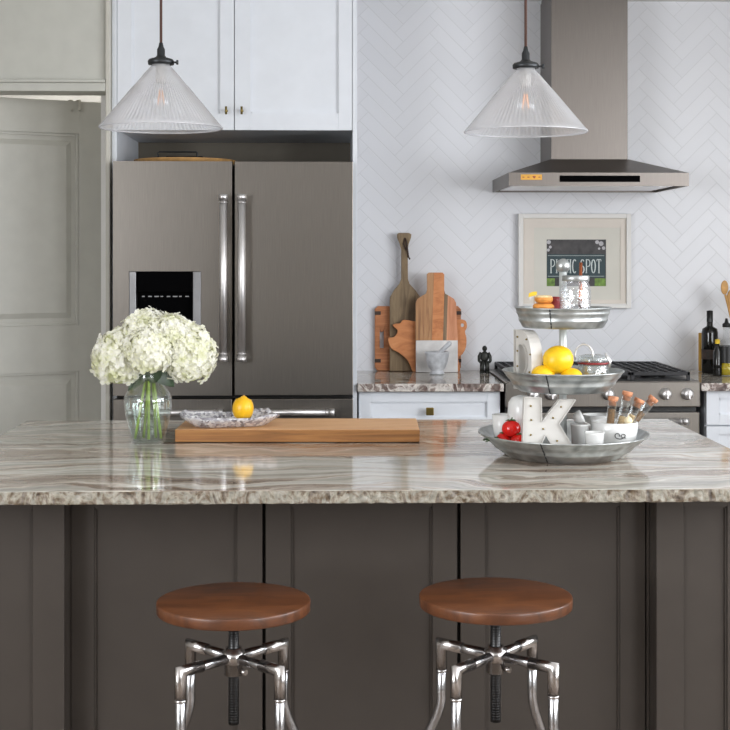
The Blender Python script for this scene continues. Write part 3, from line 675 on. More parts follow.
def strip(lo, hi, m, nm, par):                              # vertical stripe of the bottle-shaped board, clipped between lo and hi
    outline = [(415.8, 339.5)]+[p for p in bt[1:-1]]+[(457.8, 339.5)]
    b2 = bmesh.new(); vs = [b2.verts.new((PX(x, Yb)-cxp, 0, PZ(y, Yb)-PZ(BASE, Yb))) for x, y in outline]; b2.faces.new(vs)
    for p, sgn in ((lo, 1), (hi, -1)):
        if p is None: continue
        g_ = list(b2.verts)+list(b2.edges)+list(b2.faces)
        bmesh.ops.bisect_plane(b2, geom=g_, plane_co=(PX(p, Yb)-cxp, 0, 0), plane_no=(-sgn, 0, .03*sgn), clear_outer=True)
    r = bmesh.ops.extrude_face_region(b2, geom=list(b2.faces)); bmesh.ops.translate(b2, vec=(0, .018, 0), verts=[v for v in r['geom'] if isinstance(v, bmesh.types.BMVert)])
    b = nb(); join(b, b2); return mk(nm, b, m, par)
strip(None, 431, M['greyw'] if False else wood('zebra_wood', [(108, 74, 50), (176, 128, 86), (198, 156, 112)], 4, (14, 2, 1), .5), 'wood_stripe', t)
strip(431, 442, M['orangew'], 'wood_stripe', t)
strip(442, 445.5, wood('grey_brown_wood', [(104, 84, 62), (140, 116, 88)], 4, (10, 2, 1), .5), 'wood_stripe', t)
strip(445.5, None, wood('salmon_wood', [(178, 112, 76), (206, 142, 104), (220, 160, 122)], 4, (9, 2, 1), .5), 'wood_stripe', t)
b = nb(); box(b, PX(416, Yb)-cxp, PX(457.8, Yb)-cxp, 0, .018, 0, PZ(339.5, Yb)-PZ(BASE, Yb)-.0004, .001); mk('marble_half', b, M['marble'], t)
# mortar and pestle
c = W(437, 0, 5.80)
t = thing('mortar', 'small grey stone mortar in front of the bottle shaped board', 'mortar', (c.x, c.y, KZ+.001))
h = .094; b = nb(); lathe(b, [(0, 0), (.03, 0), (.032, .004), (.026, .012), (.024, .016), (.036, .028), (.044, .048), (.048, .07), (.051, .086), (.0525, h), (.046, h), (.042, .07), (.036, .045), (.02, .03), (0, .026)], 40)
mk('bowl', b, M['grey_marble'], t)
t2 = thing('pestle', 'grey stone pestle leaning in the mortar', 'pestle', (c.x, c.y, KZ+.001))
b = nb(); tube(b, [(-.018, 0, .048), (.0, 0, .075), (.03, 0, .108), (.052, 0, .128), (.058, 0, .134)], .01, 14, radii=[.013, .011, .009, .0105, .006]); mk('pestle_rod', b, M['grey_marble'], t2, True)
# small dark figure
c = W(484.6, 0, 5.86)
t = thing('figurine', 'small dark standing figure ornament beside the range', 'figurine', (c.x, c.y, KZ+.001))
k = 5.86/F; b = nb()
for s in (-1, 1):
    tube(b, [(s*.010, 0, 0), (s*.011, 0, .022), (s*.009, 0, .05)], .009, 12, radii=[.011, .009, .0105]); box(b, s*.011-.008, s*.011+.008, -.016, .008, 0, .008, .003)
    tube(b, [(s*.014, 0, .085), (s*.023, -.002, .07), (s*.024, -.008, .052), (s*.018, -.012, .046)], .006, 10, radii=[.008, .007, .006, .006])
ball(b, (0, 0, .068), .018, .012, .024); ball(b, (0, -.001, .103), .0105, .011, .012); tube(b, [(0, 0, .086), (0, 0, .098)], .006, 10)
ball(b, (0, -.011, .102), .0025); mk('figure_body', b, M['figure'], t)

# ------------------------------------------------------------------ bottles, right back counter
def bottle(name, label, px, Yd, prof, m):
    c = W(px, 0, Yd); t = thing(name, label, 'bottle', (c.x, c.y, KZ+.001))
    b = nb(); lathe(b, prof, 32); mk('bottle_body', b, m, t); return t
t = bottle('oil_bottle', 'tall all black glass bottle beside the range', 709.8, 5.86, [(0, 0), (.032, 0), (.034, .004), (.034, .17), (.031, .186), (.0145, .196), (.0125, .2), (.0125, .262), (0, .262)], M['bottleg'])
b = nb(); lathe(b, [(.0132, .215), (.0132, .262), (0, .264)], 24); mk('cap', b, M['black'], t)
b = nb(); lathe(b, [(.0345, .06), (.0345, .1)], 32); mk('label', b, paint('dark_label', (58, 46, 40), .6, var=.3, scale=50), t)
t = bottle('oil_bottle', 'clear oil bottle with black pourer in front of the crock', 726.5, 5.74, [(0, 0), (.036, 0), (.038, .005), (.038, .105), (.036, .13), (.02, .146), (.0145, .152), (.0135, .2), (0, .2)], M['glass'])
b = nb(); lathe(b, [(0, .003), (.034, .003), (.0345, .052), (0, .052)], 32); mk('oil', b, M['oil'], t)
b = nb(); lathe(b, [(.0385, .055), (.0385, .122)], 32); lathe(b, [(0, .0525), (.0345, .0525), (.0345, .12), (0, .12)], 32); mk('label', b, M['black'], t)
b = nb(); lathe(b, [(.0, .198), (.017, .199), (.017, .212), (.008, .218), (.005, .235), (0, .235)], 20); mk('pourer', b, M['black'], t)
t = bottle('vinegar_bottle', 'small dark bottle with yellow cap between the two taller bottles', 717.5, 5.72, [(0, 0), (.017, 0), (.018, .004), (.018, .1), (.008, .118), (.0075, .135), (0, .135)], M['bottleg'])
b = nb(); lathe(b, [(.0095, .132), (.0095, .149), (0, .151)], 20); mk('cap', b, M['yellow'], t)
c = W(701, 0, 5.95)
t = thing('sponge_packet', 'upright yellow packet leaning on the wall behind the black bottle', 'packet', (c.x+.01, c.y, KZ+.001))
b = nb(); box(b, -.02, .03, -.008, .008, 0, PZ(333, 5.95)-KZ, .003); mk('packet', b, paint('mustard_card', (206, 160, 70), .6), t)
c = W(743, 0, 5.86)
t = thing('utensil_crock', 'pale crock holding wooden utensils at the right edge of the picture', 'crock', (c.x, c.y, KZ+.001))
b = nb(); lathe(b, [(0, 0), (.045, 0), (.05, .01), (.052, .15), (.05, .155), (.047, .15), (.045, .012), (0, .01)], 36); mk('crock_body', b, M['ceram'], t)
for (nm, lb, x0, x1, z1, ww, hh_) in (('wooden_spoon', 'wooden spoon leaning left in the crock', .0, -.078, .36, .016, .03), ('wooden_spatula', 'broad tan wooden spatula standing in the crock', .005, -.04, .31, .026, .045), ('wooden_fork', 'wooden fork standing upright in the crock', .0, .03, .34, .018, .035)):
    t2 = thing(nm, lb, 'utensil', (c.x, c.y, KZ+.001)); dy = {'wooden_spoon': -.01, 'wooden_spatula': .008, 'wooden_fork': .02}[nm]
    b = nb(); tube(b, [(x0, dy, .02), (x1, dy, z1-hh_)], .005, 8); mk('handle', b, M['tan'], t2)
    b = nb(); ball(b, (x1*1.04, dy, z1), ww, .005, hh_, 16); mk('head', b, M['tan'], t2)

# ------------------------------------------------------------------ island
IT = .915; SX0, SX1 = -.905, 1.02; SY0, SY1 = 2.905, 4.175
b = nb(); box(b, SX0, SX1, SY0, SY1, IT-.028, IT, .003, 2)
b.normal_update()
# split the long front face so its rough split-rock edge has real relief
bmesh.ops.subdivide_edges(b, edges=[e for e in b.edges if abs(e.verts[0].co.x-e.verts[1].co.x) > 1.0], cuts=220, use_grid_fill=True)
for v in b.verts:
    if v.co.y < SY0+.0035 and v.co.z < IT-.001 and SX0+.01 < v.co.x < SX1-.01:
        v.co.y += random.uniform(0, .0022); v.co.z += random.uniform(-.0006, .0006)
for f in b.faces: f.material_index = 0 if f.calc_center_median().z > IT-.0012 else 1
o = mk('countertop', b, [M['granite'], M['gedge']]); tag(o, 'large streaky grey and taupe granite slab on the kitchen island', 'countertop')
isl = thing('kitchen_island', 'dark taupe panelled kitchen island under the granite slab', 'kitchen island', (0, 0, 0))
IY = 3.22; CYF = 3.15; Z1 = IT-.029
c0, c1 = PX(64.3, CYF), PX(656.5, CYF)
b = nb(); box(b, c0-.01, c1+.01, IY+.021, 4.12, .08, Z1); mk('island_body', b, M['dark'], isl)
b = nb(); box(b, SX0+.03, SX1-.03, IY+.06, 4.08, 0, .079); mk('toe_kick', b, M['dark'], isl)
for (x0, x1, i0, i1) in ((SX0+.025, c0, SX0+.09, PX(32.5, CYF)), (c1, SX1-.025, PX(683.5, CYF), PX(727.5, CYF))):
    b = nb(); shaker(b, x0, x1, 0, Z1, CYF, i0, i1, .1, PZ(508, CYF), .03); box(b, x0, x1, CYF+.03, 4.12, 0, Z1); mk('end_column', b, M['island'], isl)
for (p0, p1, q0, q1) in ((71, 262.3, 94, 237), (265.6, 457.2, 291, 432.5), (460.6, 645.5, 485, 620)):
    b = nb(); shaker(b, PX(p0, IY), PX(p1, IY), .09, Z1-.001, IY, PX(q0, IY), PX(q1, IY), .15, PZ(507, IY)); mk('door', b, M['island'], isl)
b = nb(); box(b, c0+.001, PX(70, IY), IY-.002, IY+.02, .0, Z1-.001); mk('corner_post', b, M['island'], isl)
b = nb(); box(b, PX(646.6, IY), c1-.001, IY-.002, IY+.02, .0, Z1-.001); mk('corner_post', b, M['island'], isl)

# ------------------------------------------------------------------ stools
def stool(label, px, t, rz, zs):
    c = W(px, 0, t); s = thing('bar_stool', label, 'stool', (c.x, c.y, 0), rz, 'round wooden seats on steel pipe legs at the island')
    R = .1535; b = nb()
    lathe(b, [(0, zs-.0225), (R-.002, zs-.0225), (R-.0005, zs-.021), (R+.0003, zs-.003), (R-.0005, zs-.001), (R-.003, zs), (0, zs)], 96); mk('seat', b, M['seatw'], s)
    zh = .601
    b = nb(); tube(b, [(0, 0, zs-.025), (0, 0, .468)], .0105, 16)
    for i in range(44): lathe(b, [(.0105, 0), (.0109, .001), (.0105, .002)], 16, (0, 0, .474+i*.0052))
    lathe(b, [(.0, -.004), (.04, -.004), (.04, -.001), (0, -.001)], 24, (0, 0, zs-.0225)); mk('screw_shaft', b, M['black'], s)
    b = nb(); lathe(b, [(.0125, -.035), (.019, -.034), (.019, -.012), (.023, -.011), (.023, .013), (.017, .015), (.017, .02), (.0125, .02)], 24, (0, 0, zh))
    tube(b, [(.016, -.012, zh-.025), (.026, -.02, zh-.025)], .006, 8)
    mk('hub', b, M['pipe2'], s)
    for k in range(4):
        a = PI/4+k*PI/2; ux, uy = math.cos(a), math.sin(a); P = lambda r, z: (ux*r, uy*r, z)
        b = nb(); tube(b, [P(.019, zh), P(.12, zh)], .0100, 14); mk('arm', b, M['rawsteel'], s)
        b = nb(); tube(b, [P(.1355, zh-.02), P(.1355, .488), P(.138, .474), P(.146, .452), P(.172, .402), P(.181, .378), P(.186, .35), P(.190, .02)], .0102, 14); lg = mk('leg', b, M['rawsteel'], s)
        b = nb(); tube(b, [P(.082, zh), P(.1355, zh), P(.1355, zh-.058)], .0117, 12)
        for f in b.faces: f.smooth = True
        lathe(b, [(.0117, 0), (.0125, .001), (.0125, .004), (.0117, .005)], 16, P(.1355, zh-.058)); mk('elbow_fitting', b, M['pipe2'], lg)
        b = nb(); lathe(b, [(0, 0), (.018, 0), (.018, .01), (.013, .022), (0, .022)], 18, P(.192, 0)); mk('foot', b, M['black'], lg)
    b = nb(); n = 40
    tube(b, [(.178*math.cos(2*PI*i/n), .178*math.sin(2*PI*i/n), .23) for i in range(n+1)], .008, 10); mk('foot_ring', b, M['rawsteel'], s)
    return s
stool('round walnut seat pipe bar stool, the left one nearer the flowers', 233.7, 2.785, 0, .7165)
stool('round walnut seat pipe bar stool, the right one below the tiered trays', 495.6, 2.80, math.radians(4), .7230)

# ------------------------------------------------------------------ pendants
def pendant(label, px, t, zr, bulbon):
    c = W(px, 0, t); s = thing('pendant_lamp', label, 'pendant lamp', (c.x, c.y, zr), 0, 'ribbed glass pendants over the island')
    R = .1555; H_ = .158; N = 328
    prof_o = [(R, .0), (R-.001, .004), (R-.010, .011)]+[(R-.010-(R-.010-.0235)*i/10, .011+(H_-.011)*i/10) for i in range(1, 11)]
    def ribo(k, i): return (.0024*math.cos(2*PI*i/4.0) if 1 < k < 12 else 0)*(1 if k < 9 else .5)
    b = nb(); lathe(b, prof_o+[(.0215, H_+.012)], N, rib=ribo)
    mk('shade', b, M['shade'], s)
    b = nb(); tube(b, [((R-.0015)*math.cos(2*PI*i/64), (R-.0015)*math.sin(2*PI*i/64), .001) for i in range(65)] and [Vector(((R-.0015)*math.cos(2*PI*i/64), (R-.0015)*math.sin(2*PI*i/64), .001)) for i in range(65)], .002, 8, False); mk('shade_rim', b, M['shade'], s, True)
    z = H_+.006
    b = nb(); lathe(b, [(.0255, z-.004), (.0325, z-.003), (.0335, z+.005), (.03, z+.010), (.014, z+.015), (.010, z+.02), (.010, z+.035), (.0065, z+.042), (.0045, z+.052), (0, z+.052)], 32); tube(b, [(.03, -.01, z+.001), (.042, -.012, z+.001)], .0025, 8); lathe(b, [(0, -.002), (.006, -.002), (.006, .003), (0, .003)], 12, mtx=Matrix.Translation((.042, -.012, z+.001)) @ Matrix.Rotation(PI/2, 4, 'Y'))
    mk('shade_holder', b, M['darksteel'], s)
    b = nb(); tube(b, [(0, 0, z+.05), (0, 0, RZ-zr-.02)], .0035, 10); mk('cord', b, M['cord'], s)
    b = nb(); lathe(b, [(0, RZ-zr-.001), (.055, RZ-zr-.001), (.055, RZ-zr-.012), (.02, RZ-zr-.024), (0, RZ-zr-.024)], 32); mk('ceiling_rose', b, M['darksteel'], s)
    b = nb(); lathe(b, [(0, z-.005), (.013, z-.005), (.014, z-.045), (.012, z-.05), (0, z-.05)], 20); mk('socket', b, M['wmetal'], s)
    b = nb(); lathe(b, [(.012, z-.05), (.016, z-.062), (.027, z-.085), (.029, z-.1), (.023, z-.12), (.01, z-.13), (0, z-.131)], 24); bl = mk('bulb', b, M['glass'], s)
    b = nb(); pts = []
    for i in range(13): pts.append(((.009 if i % 2 else .004)*math.cos(i*PI/6), (.009 if i % 2 else .004)*math.sin(i*PI/6), z-.068-(i % 2)*.035))
    tube(b, pts, .0008, 5); mk('filament', b, emit('warm_filament_%d' % bulbon, (255, 170, 90), bulbon), bl)
    return s
pendant('ribbed glass cone pendant hanging before the white cupboard', 161, 3.52, PZ(128.2, 3.52), 0.3)
pendant('ribbed glass cone pendant hanging left of the range hood', 525.7, 3.51, PZ(132.3, 3.51), .8)

# ------------------------------------------------------------------ butcher block, crystal dish, lemon
pL, pR = W(175.2, 443, 3.66), W(419.8, 443, 3.645)
bw = (pR-pL).length; ang = math.radians(-1.6)
bc = (pL+pR)/2
t = thing('chopping_block', 'long thick butcher block board lying on the island slab', 'cutting board', (bc.x, bc.y, IT+.0008), ang)
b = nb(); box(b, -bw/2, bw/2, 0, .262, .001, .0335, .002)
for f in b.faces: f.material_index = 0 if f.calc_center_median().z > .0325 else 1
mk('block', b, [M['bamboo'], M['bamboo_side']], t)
c = W(229, 0, 3.74); DZ = IT+.0352
t = thing('crystal_dish', 'pressed glass rectangular dish with flared corners on the chopping block', 'dish', (c.x, c.y, DZ), math.radians(13))
def dish_mesh():
    b = nb(); n = 44; R_ = []
    def ring(sx, sy, z, lift):
        vs = []
        for i in range(n):
            a = 2*PI*i/n; ca, sa = math.cos(a), math.sin(a); p = .42
            x = sx*math.copysign(abs(ca)**p, ca); y = sy*math.copysign(abs(sa)**p, sa)
            cr = abs(math.sin(2*a))**1.5; wv = .0018*math.cos(11*a)
            vs.append(b.verts.new((x*(1+.04*cr*lift), y*(1+.04*cr*lift), z+(.009*cr+wv)*lift)))
        return vs
    rs = [ring(.085, .048, 0, 0), ring(.098, .058, .004, 0), ring(.118, .075, .018, .7), ring(.128, .084, .025, 1), ring(.124, .080, .028, 1), ring(.112, .07, .019, .7), ring(.094, .054, .0085, 0), ring(.08, .044, .006, 0)]
    for a, c_ in zip(rs, rs[1:]):
        for i in range(n):
            f = b.faces.new((a[i], a[(i+1) % n], c_[(i+1) % n], c_[i])); f.smooth = True
    b.faces.new(rs[0][::-1]); b.faces.new(rs[-1]); return b
mk('dish', dish_mesh(), M['crystal'], t)
def lemon(label, p, r, rz_, tilt, mat='lemon', group='lemons on the middle tray', ln=1.22):
    t = thing('lemon', label, 'lemon', p, 0, group)
    pr = []
    for i in range(17):
        a = -PI/2+PI*i/16; z = math.sin(a)*r*ln; rr_ = math.cos(a)*r
        if abs(z) > r*.95: rr_ = rr_*.62+.0
        pr.append((max(0, rr_) if 0 < i < 16 else 0, z))
    b = nb(); lathe(b, pr, 32, mtx=Matrix.Rotation(rz_, 4, 'Z') @ Matrix.Rotation(tilt, 4, 'Y')); mk('fruit', b, M[mat], t)
    d_ = Matrix.Rotation(rz_, 4, 'Z') @ Matrix.Rotation(tilt, 4, 'Y') @ Vector((0, 0, 1))
    b = nb(); tube(b, [d_*r*ln*.985, d_*r*ln*1.03], .003, 8); mk('stem_scar', b, M['green'] if False else M['tan'], t)
    return t
c = W(243, 0, 3.765); lemon('single lemon standing on end in the crystal dish', (c.x, c.y, DZ+.0085+.0345), .029, .3, math.radians(4), 'lemon2', None, 1.2)

# ------------------------------------------------------------------ vase and hydrangeas
VT = 3.64; c = W(148, 0, VT); VX, VY, VZ = c.x, c.y, IT+.0008
v = thing('glass_vase', 'clear glass vase of water and hydrangeas on the island', 'vase', (VX, VY, VZ))
vo = [(0, 0), (.040, 0), (.044, .003), (.0455, .012), (.050, .035), (.057, .065), (.0615, .092), (.0625, .112), (.0615, .122), (.056, .133), (.046, .147), (.037, .160), (.0325, .172), (.0315, .183), (.034, .193), (.040, .201)]
vi = [(max(0, r-.0028), z+(.0045 if z < .001 else 0)) for r, z in vo]; vi[0] = (0, .006); vi[1] = (.038, .006); vi[2] = (.0405, .008)
b = nb(); lathe(b, vo+vi[::-1], 56); mk('vase_body', b, M['vaseg'], v)
b = nb(); wz = .083; lathe(b, [(0, .0068), (.0375, .0068), (.0405, .013), (.0445, .035), (.051, .063), (.0553, wz), (0, wz)], 56); mk('water', b, M['water'], v)
petal = NT('hydrangea_petal')
n = petal.noise(petal.coords(), 26, 3); n2 = petal.noise(petal.coords(), 130, 2)
pcol = petal.mix(.35, petal.ramp(n, [(.34, (234, 236, 194)), (.46, (250, 249, 234)), (.62, (253, 252, 246))]), petal.ramp(n2, [(.35, (230, 233, 188)), (.52, (253, 252, 248))]))
petal.l(pcol, petal.b.inputs['Base Color']); petal.set(rough=.6)
tl = petal.n('ShaderNodeBsdfTranslucent'); petal.l(pcol, tl.inputs[0]); ms = petal.n('ShaderNodeMixShader'); ms.inputs[0].default_value = .42
petal.l(petal.b.outputs[0], ms.inputs[1]); petal.l(tl.outputs[0], ms.inputs[2]); petal.l(ms.outputs[0], petal.out.inputs[0])
core = paint('hydrangea_core', (222, 228, 176), .8, var=.1)
def hydrangea(label, off, R, sq, base, top, nf):
    t = thing('hydrangea', label, 'flower', (VX, VY, VZ), 0, 'white hydrangeas in the vase')
    C_ = Vector(off); b = nb()
    ball(b, C_+Vector((0, 0, -.004)), R*.84, R*.84, R*.84*sq, 24, 1)
    ga = PI*(3-math.sqrt(5))
    for i in range(nf):
        zz = 1-1.78*(i+.5)/nf; rr_ = math.sqrt(max(0, 1-zz*zz)); a = i*ga
        nrm = Vector((rr_*math.cos(a), rr_*math.sin(a), zz)); jit = Vector([random.uniform(-.32, .32) for _ in range(3)])
        pos = C_+Vector((nrm.x*R, nrm.y*R, nrm.z*R*sq))*random.uniform(.86, 1.07); nn = (nrm+jit).normalized()
        q = nn.to_track_quat('Z', 'Y').to_matrix().to_4x4(); m = Matrix.Translation(pos) @ q @ Matrix.Rotation(random.uniform(0, PI), 4, 'Z')
        sz = random.uniform(.012, .0165)
        for k in range(4):
            mm = m @ Matrix.Rotation(k*PI/2+random.uniform(-.15, .15), 4, 'Z') @ Matrix.Rotation(random.uniform(-.5, .15), 4, 'Y')
            L = [(0, 0, 0), (.45, -.42, .08), (.95, -.36, .05), (1.12, 0, -.05), (.95, .36, .05), (.45, .42, .08), (.55, 0, .0)]
            vs = [b.verts.new(mm @ Vector((x*sz, y*sz, z*sz*1.6))) for x, y, z in L]
            for a_, b_ in ((0, 1), (1, 2), (2, 3), (3, 4), (4, 5), (5, 0)):
                f = b.faces.new((vs[6], vs[a_], vs[b_])); f.smooth = True
    me = mk('flower_head', b, [petal.m, core], t)
    b = nb(); P0, P1, P2 = Vector(base), Vector(top), C_+Vector((0, 0, -R*sq*.6)); pts = []
    for i in range(13):
        s_ = i/12
        pts.append(P0.lerp(P1, s_*2) if s_ <= .5 else P1.lerp(P2, (s_-.5)*2))
    tube(b, pts, .0036, 10); mk('stem', b, M['stem'], t, True)
    return t
K_ = VT/F
def ho(px, py, dy=0): return ((px-148)*K_, dy, CZ+(HY-py)*(VT)/F-VZ)
hydrangea('white hydrangea head hanging lowest at the far left of the vase', ho(119.5, 358.5, 0), .066, 1.12, (-.033, -.005, .012), (-.003, .0, .185), 330)
hydrangea('largest cream hydrangea head at the top centre of the bunch', ho(148, 340, .025), .078, .95, (-.014, .018, .012), (.002, .008, .19), 380)
hydrangea('white hydrangea head at the front, just above the vase rim', ho(152, 350, -.045), .062, .92, (.004, -.018, .012), (.004, -.010, .185), 300)
hydrangea('white hydrangea head leaning right towards the fridge handle', ho(188.5, 355, 0), .067, 1.16, (.034, .0, .012), (.012, .0, .188), 330)
hydrangea('cream hydrangea head between the centre and the right hand bloom', ho(173, 335, -.005), .052, .95, (.018, .022, .012), (.01, .012, .19), 230)
def leaf(bm, base, tip, wd, droop):
    base, tip = Vector(base), Vector(tip); d_ = tip-base; sd = d_.cross(Vector((0, 1, 0))).normalized(); n = 8; rows = []
    for i in range(n+1):
        s_ = i/n; p = base+d_*s_+Vector((0, 0, droop*math.sin(PI*s_))); ww = wd*math.sin(PI*min(1, s_*.92+.08))**.8*(1 if i < n else .05)
        rows.append([bm.verts.new(p+sd*ww), bm.verts.new(p+Vector((0, -.004, 0))), bm.verts.new(p-sd*ww)])
    for a, c_ in zip(rows, rows[1:]):
        for k in range(2): f = bm.faces.new((a[k], a[k+1], c_[k+1], c_[k])); f.smooth = True
for nm, args in enumerate((((.010, -.012, .185), (.072, -.03, .150), .027, .016), ((-.005, -.01, .17), (-.050, -.015, .138), .016, .012), ((.004, -.02, .165), (.0, -.03, .225), .02, 0), ((-.01, -.022, .17), (-.022, -.03, .215), .016, 0), ((.012, -.02, .16), (.03, -.03, .21), .018, 0))):
    b = nb(); leaf(b, *args); o = mk('hydrangea_leaf', b, M['dleaf']); o.location = (VX, VY, VZ)
    tag(o, ['broad dark leaf over the right shoulder of the vase', 'dark leaf drooping over the left shoulder of the vase', 'dark leaf in the middle of the vase mouth', 'dark leaf at the left of the vase mouth', 'dark leaf at the right of the vase mouth'][nm], 'leaf', 'leaves at the vase mouth')

# ------------------------------------------------------------------ tiered stand
TT = 3.43; c = W(563, 0, TT); TX, TY = c.x, c.y
ts = thing('tiered_tray_stand', 'three tier round galvanized metal tray stand on the island', 'tray stand', (TX, TY, IT+.0006))
def tray(z, rb_, rt, h):
    b = nb(); k = lambda s_: rb_+(rt-rb_)*s_
    lathe(b, [(0, 0), (rb_-.004, 0), (rb_, .003), (k(.18), h*.2), (k(.33)+.002, h*.34), (k(.42)+.002, h*.42), (k(.45), h*.47), (k(.68), h*.68), (k(.74)+.0015, h*.74), (k(.8), h*.8), (rt-.001, h*.97), (rt+.0015, h), (rt+.001, h+.0025), (rt-.003, h+.002), (k(.9)-.003, h*.92), (k(.45)-.003, h*.47), (rb_-.003, .006), (0, .0035)], 72, (0, 0, z)); o = mk('tray', b, M['galv'], ts)
    b = nb(); a = math.radians(-115)   # lapped seam with rivets
    for s0 in range(6):
        s_ = s0/6; s2 = (s0+1)/6
        q0 = Vector((math.cos(a)*(k(s_)+.002), math.sin(a)*(k(s_)+.002), z+h*s_+.002)); q1 = Vector((math.cos(a)*(k(s2)+.002), math.sin(a)*(k(s2)+.002), z+h*s2))
        tube(b, [q0, q1], .0015, 6)
    mk('seam', b, M['darksteel'], o); return o
Z0 = IT+.0006
o_ = tray(0, .143, .207, .054); o_.scale = (1, 1.13, 1); tray(1.074-Z0, .112, .148, .048); tray(1.229-Z0, .101, .117, .048)
b = nb(); tube(b, [(0, 0, .004), (0, 0, 1.366-Z0)], .0095, 20)
for z in (.004, 1.078-Z0, 1.234-Z0): lathe(b, [(.0095, 0), (.022, 0), (.02, .004), (.012, .008), (.0095, .012)], 24, (0, 0, z))
mk('pole', b, paint('white_grey_pole', (196, 200, 198), .35, .3), ts)
b = nb(); lathe(b, [(.0095, 1.36-Z0), (.006, 1.363-Z0), (.006, 1.366-Z0)], 20); ball(b, (0, 0, 1.3805-Z0), .0178); mk('finial', b, M['galv'], ts)
T1, T2, T3 = Z0+.0042, 1.078+.0004, 1.233+.0004
# marquee letters
def marquee(nm, label, pts, holes, bulbs, p, rz_, th):
    t = thing(nm, label, 'letter', p, rz_); b = nb(); prism(b, pts, .006, th, 0, 0, holes); 
    mk('letter_body', b, M['wmetal'], t)
    b = nb()                                                # raised rim round the face
    for loop in [pts]+holes:
        L = loop+[loop[0]]
        for (x0_, z0_), (x1_, z1_) in zip(L, L[1:]):
            d_ = Vector((x1_-x0_, z1_-z0_)); 
            if d_.length < 1e-5: continue
            n_ = Vector((-d_.y, d_.x)).normalized()*.0007; prism(b, [(x0_-n_.x, z0_-n_.y), (x1_-n_.x, z1_-n_.y), (x1_+n_.x, z1_+n_.y), (x0_+n_.x, z0_+n_.y)], 0, .007)
    mk('letter_rim', b, M['wmetal'], t)
    for (x, z) in bulbs:
        b = nb(); lathe(b, [(.0024, .0), (.0024, .002), (.0017, .0035), (0, .004)], 12, mtx=Matrix.Translation((x, .006, z)) @ Matrix.Rotation(PI/2, 4, 'X')); mk('bulb', b, M['brass'], t)
    return t
kp = 3.30/F
def K2(px, py): return ((px-549)*kp, (449-py)*kp)
KP = [K2(*p) for p in ((522.5, 449), (524.5, 393.5), (541.5, 394.5), (542, 418.5), (560, 396.5), (576, 396.5), (559.5, 420.5), (576.5, 449), (556.5, 449), (546.0, 431.5), (541.5, 440.5), (541, 449))]
c = W(549, 0, 3.30)
marquee('marquee_letter', 'white metal letter K with small bulbs on the bottom tray', KP, [], [K2(*p) for p in ((531, 402.5), (531.5, 416.5), (531, 431.5), (543.5, 425.5), (553.5, 414.5), (561.5, 403.5), (557.5, 437.5))], (c.x, c.y, .9385), 0, .028)
dk = 3.40/F
Dh = 1.4-(330-HY)*dk-(T2+.002)
D_out = [(-.033, 0), (-.033, Dh), (-.004, Dh)]+arc(-.004, Dh/2, .042, 84, -84, 14, Dh/2)[0:]+[(-.004, 0)]
D_in = [(-.014, Dh*.24), (-.014, Dh*.76), (-.004, Dh*.76)]+arc(-.004, Dh/2, .022, 80, -80, 10, Dh*.26)+[(-.004, Dh*.24)]
c = W(521.8, 0, 3.395)
marquee('marquee_letter', 'white metal letter D turned sideways beside the lemons', D_out, [D_in], [(-.024, Dh*q_) for q_ in (.12, .38, .64, .88)]+[(.024, Dh*.3), (.028, Dh*.6), (.012, Dh*.85)], (c.x, c.y, T2+.0015), math.radians(-61), .034)
# bottom tray contents
def tpos(px, py, t): p = W(px, py, t); return (p.x, p.y, p.z)
def tomato(label, p, r):
    t = thing('tomato', label, 'tomato', p, 0, 'tomatoes on the bottom tray')
    b = nb(); lathe(b, [(0, -r*.88)]+[(math.cos(a)*r, math.sin(a)*r*.88) for a in [(-80+i*11)*PI/180 for i in range(15)]]+[(r*.15, r*.78), (0, r*.72)], 28); mk('fruit', b, M['tomato'], t)
    b = nb()
    for k in range(5):
        a = k*2*PI/5+.4; tube(b, [(0, 0, r*.8), (math.cos(a)*r*.3, math.sin(a)*r*.3, r*.9), (math.cos(a)*r*.6, math.sin(a)*r*.6, r*.8)], .001, 6, radii=[.002, .0016, .0006])
    tube(b, [(0, 0, r*.75), (.002, 0, r*1.15)], .0016, 6); mk('calyx', b, M['green'], t); return t
tomato('upper red tomato resting on the other two beside the K', tpos(511.3, 428.5, 3.385), .0235)
tomato('lower left red tomato with green stalk near the tray rim', tpos(504, 440.0, 3.40), .0205)
tomato('lower right red tomato tucked against the letter K', tpos(518.5, 441.0, 3.375), .0195)
sp = W(492, 0, 3.37); t = thing('herb_sprig', 'small green herb sprig at the left rim of the bottom tray', 'herb', (sp.x, sp.y, .955))
b = nb(); tube(b, [(-.016, 0, .0), (0, .004, .004), (.018, 0, .002)], .0012, 6); mk('stalk', b, M['green'], t)
b = nb()
for i in range(9):
    a = random.uniform(0, 2*PI); x = -.018+i*.0042; leaf(b, (x, 0, .003), (x+.009*math.cos(a), .009*math.sin(a), .006+random.uniform(0, .007)), .0035, .001)
mk('leaves', b, M['green'], t)
def pot(nm, label, cat, px, t, zb, prof, m='ceram', segs=40, group=None):
    c = W(px, 0, t); o = thing(nm, label, cat, (c.x, c.y, zb), 0, group); b = nb(); lathe(b, prof, segs); mk('body', b, M[m], o, True); return o
pot('ceramic_jar', 'tall rounded white jar standing behind the letter K', 'jar', 522.5, 3.455, T1, [(0, 0), (.032, 0), (.036, .004), (.037, .1), (.035, .122), (.027, .134), (.012, .139), (0, .14)])
o = pot('ceramic_cup', 'small white cup at the left end of the bottom tray', 'cup', 502.5, 3.46, .9405, [(0, 0), (.017, 0), (.019, .003), (.024, .04), (.026, .071), (.0245, .071), (.022, .04), (.017, .006), (0, .005)])
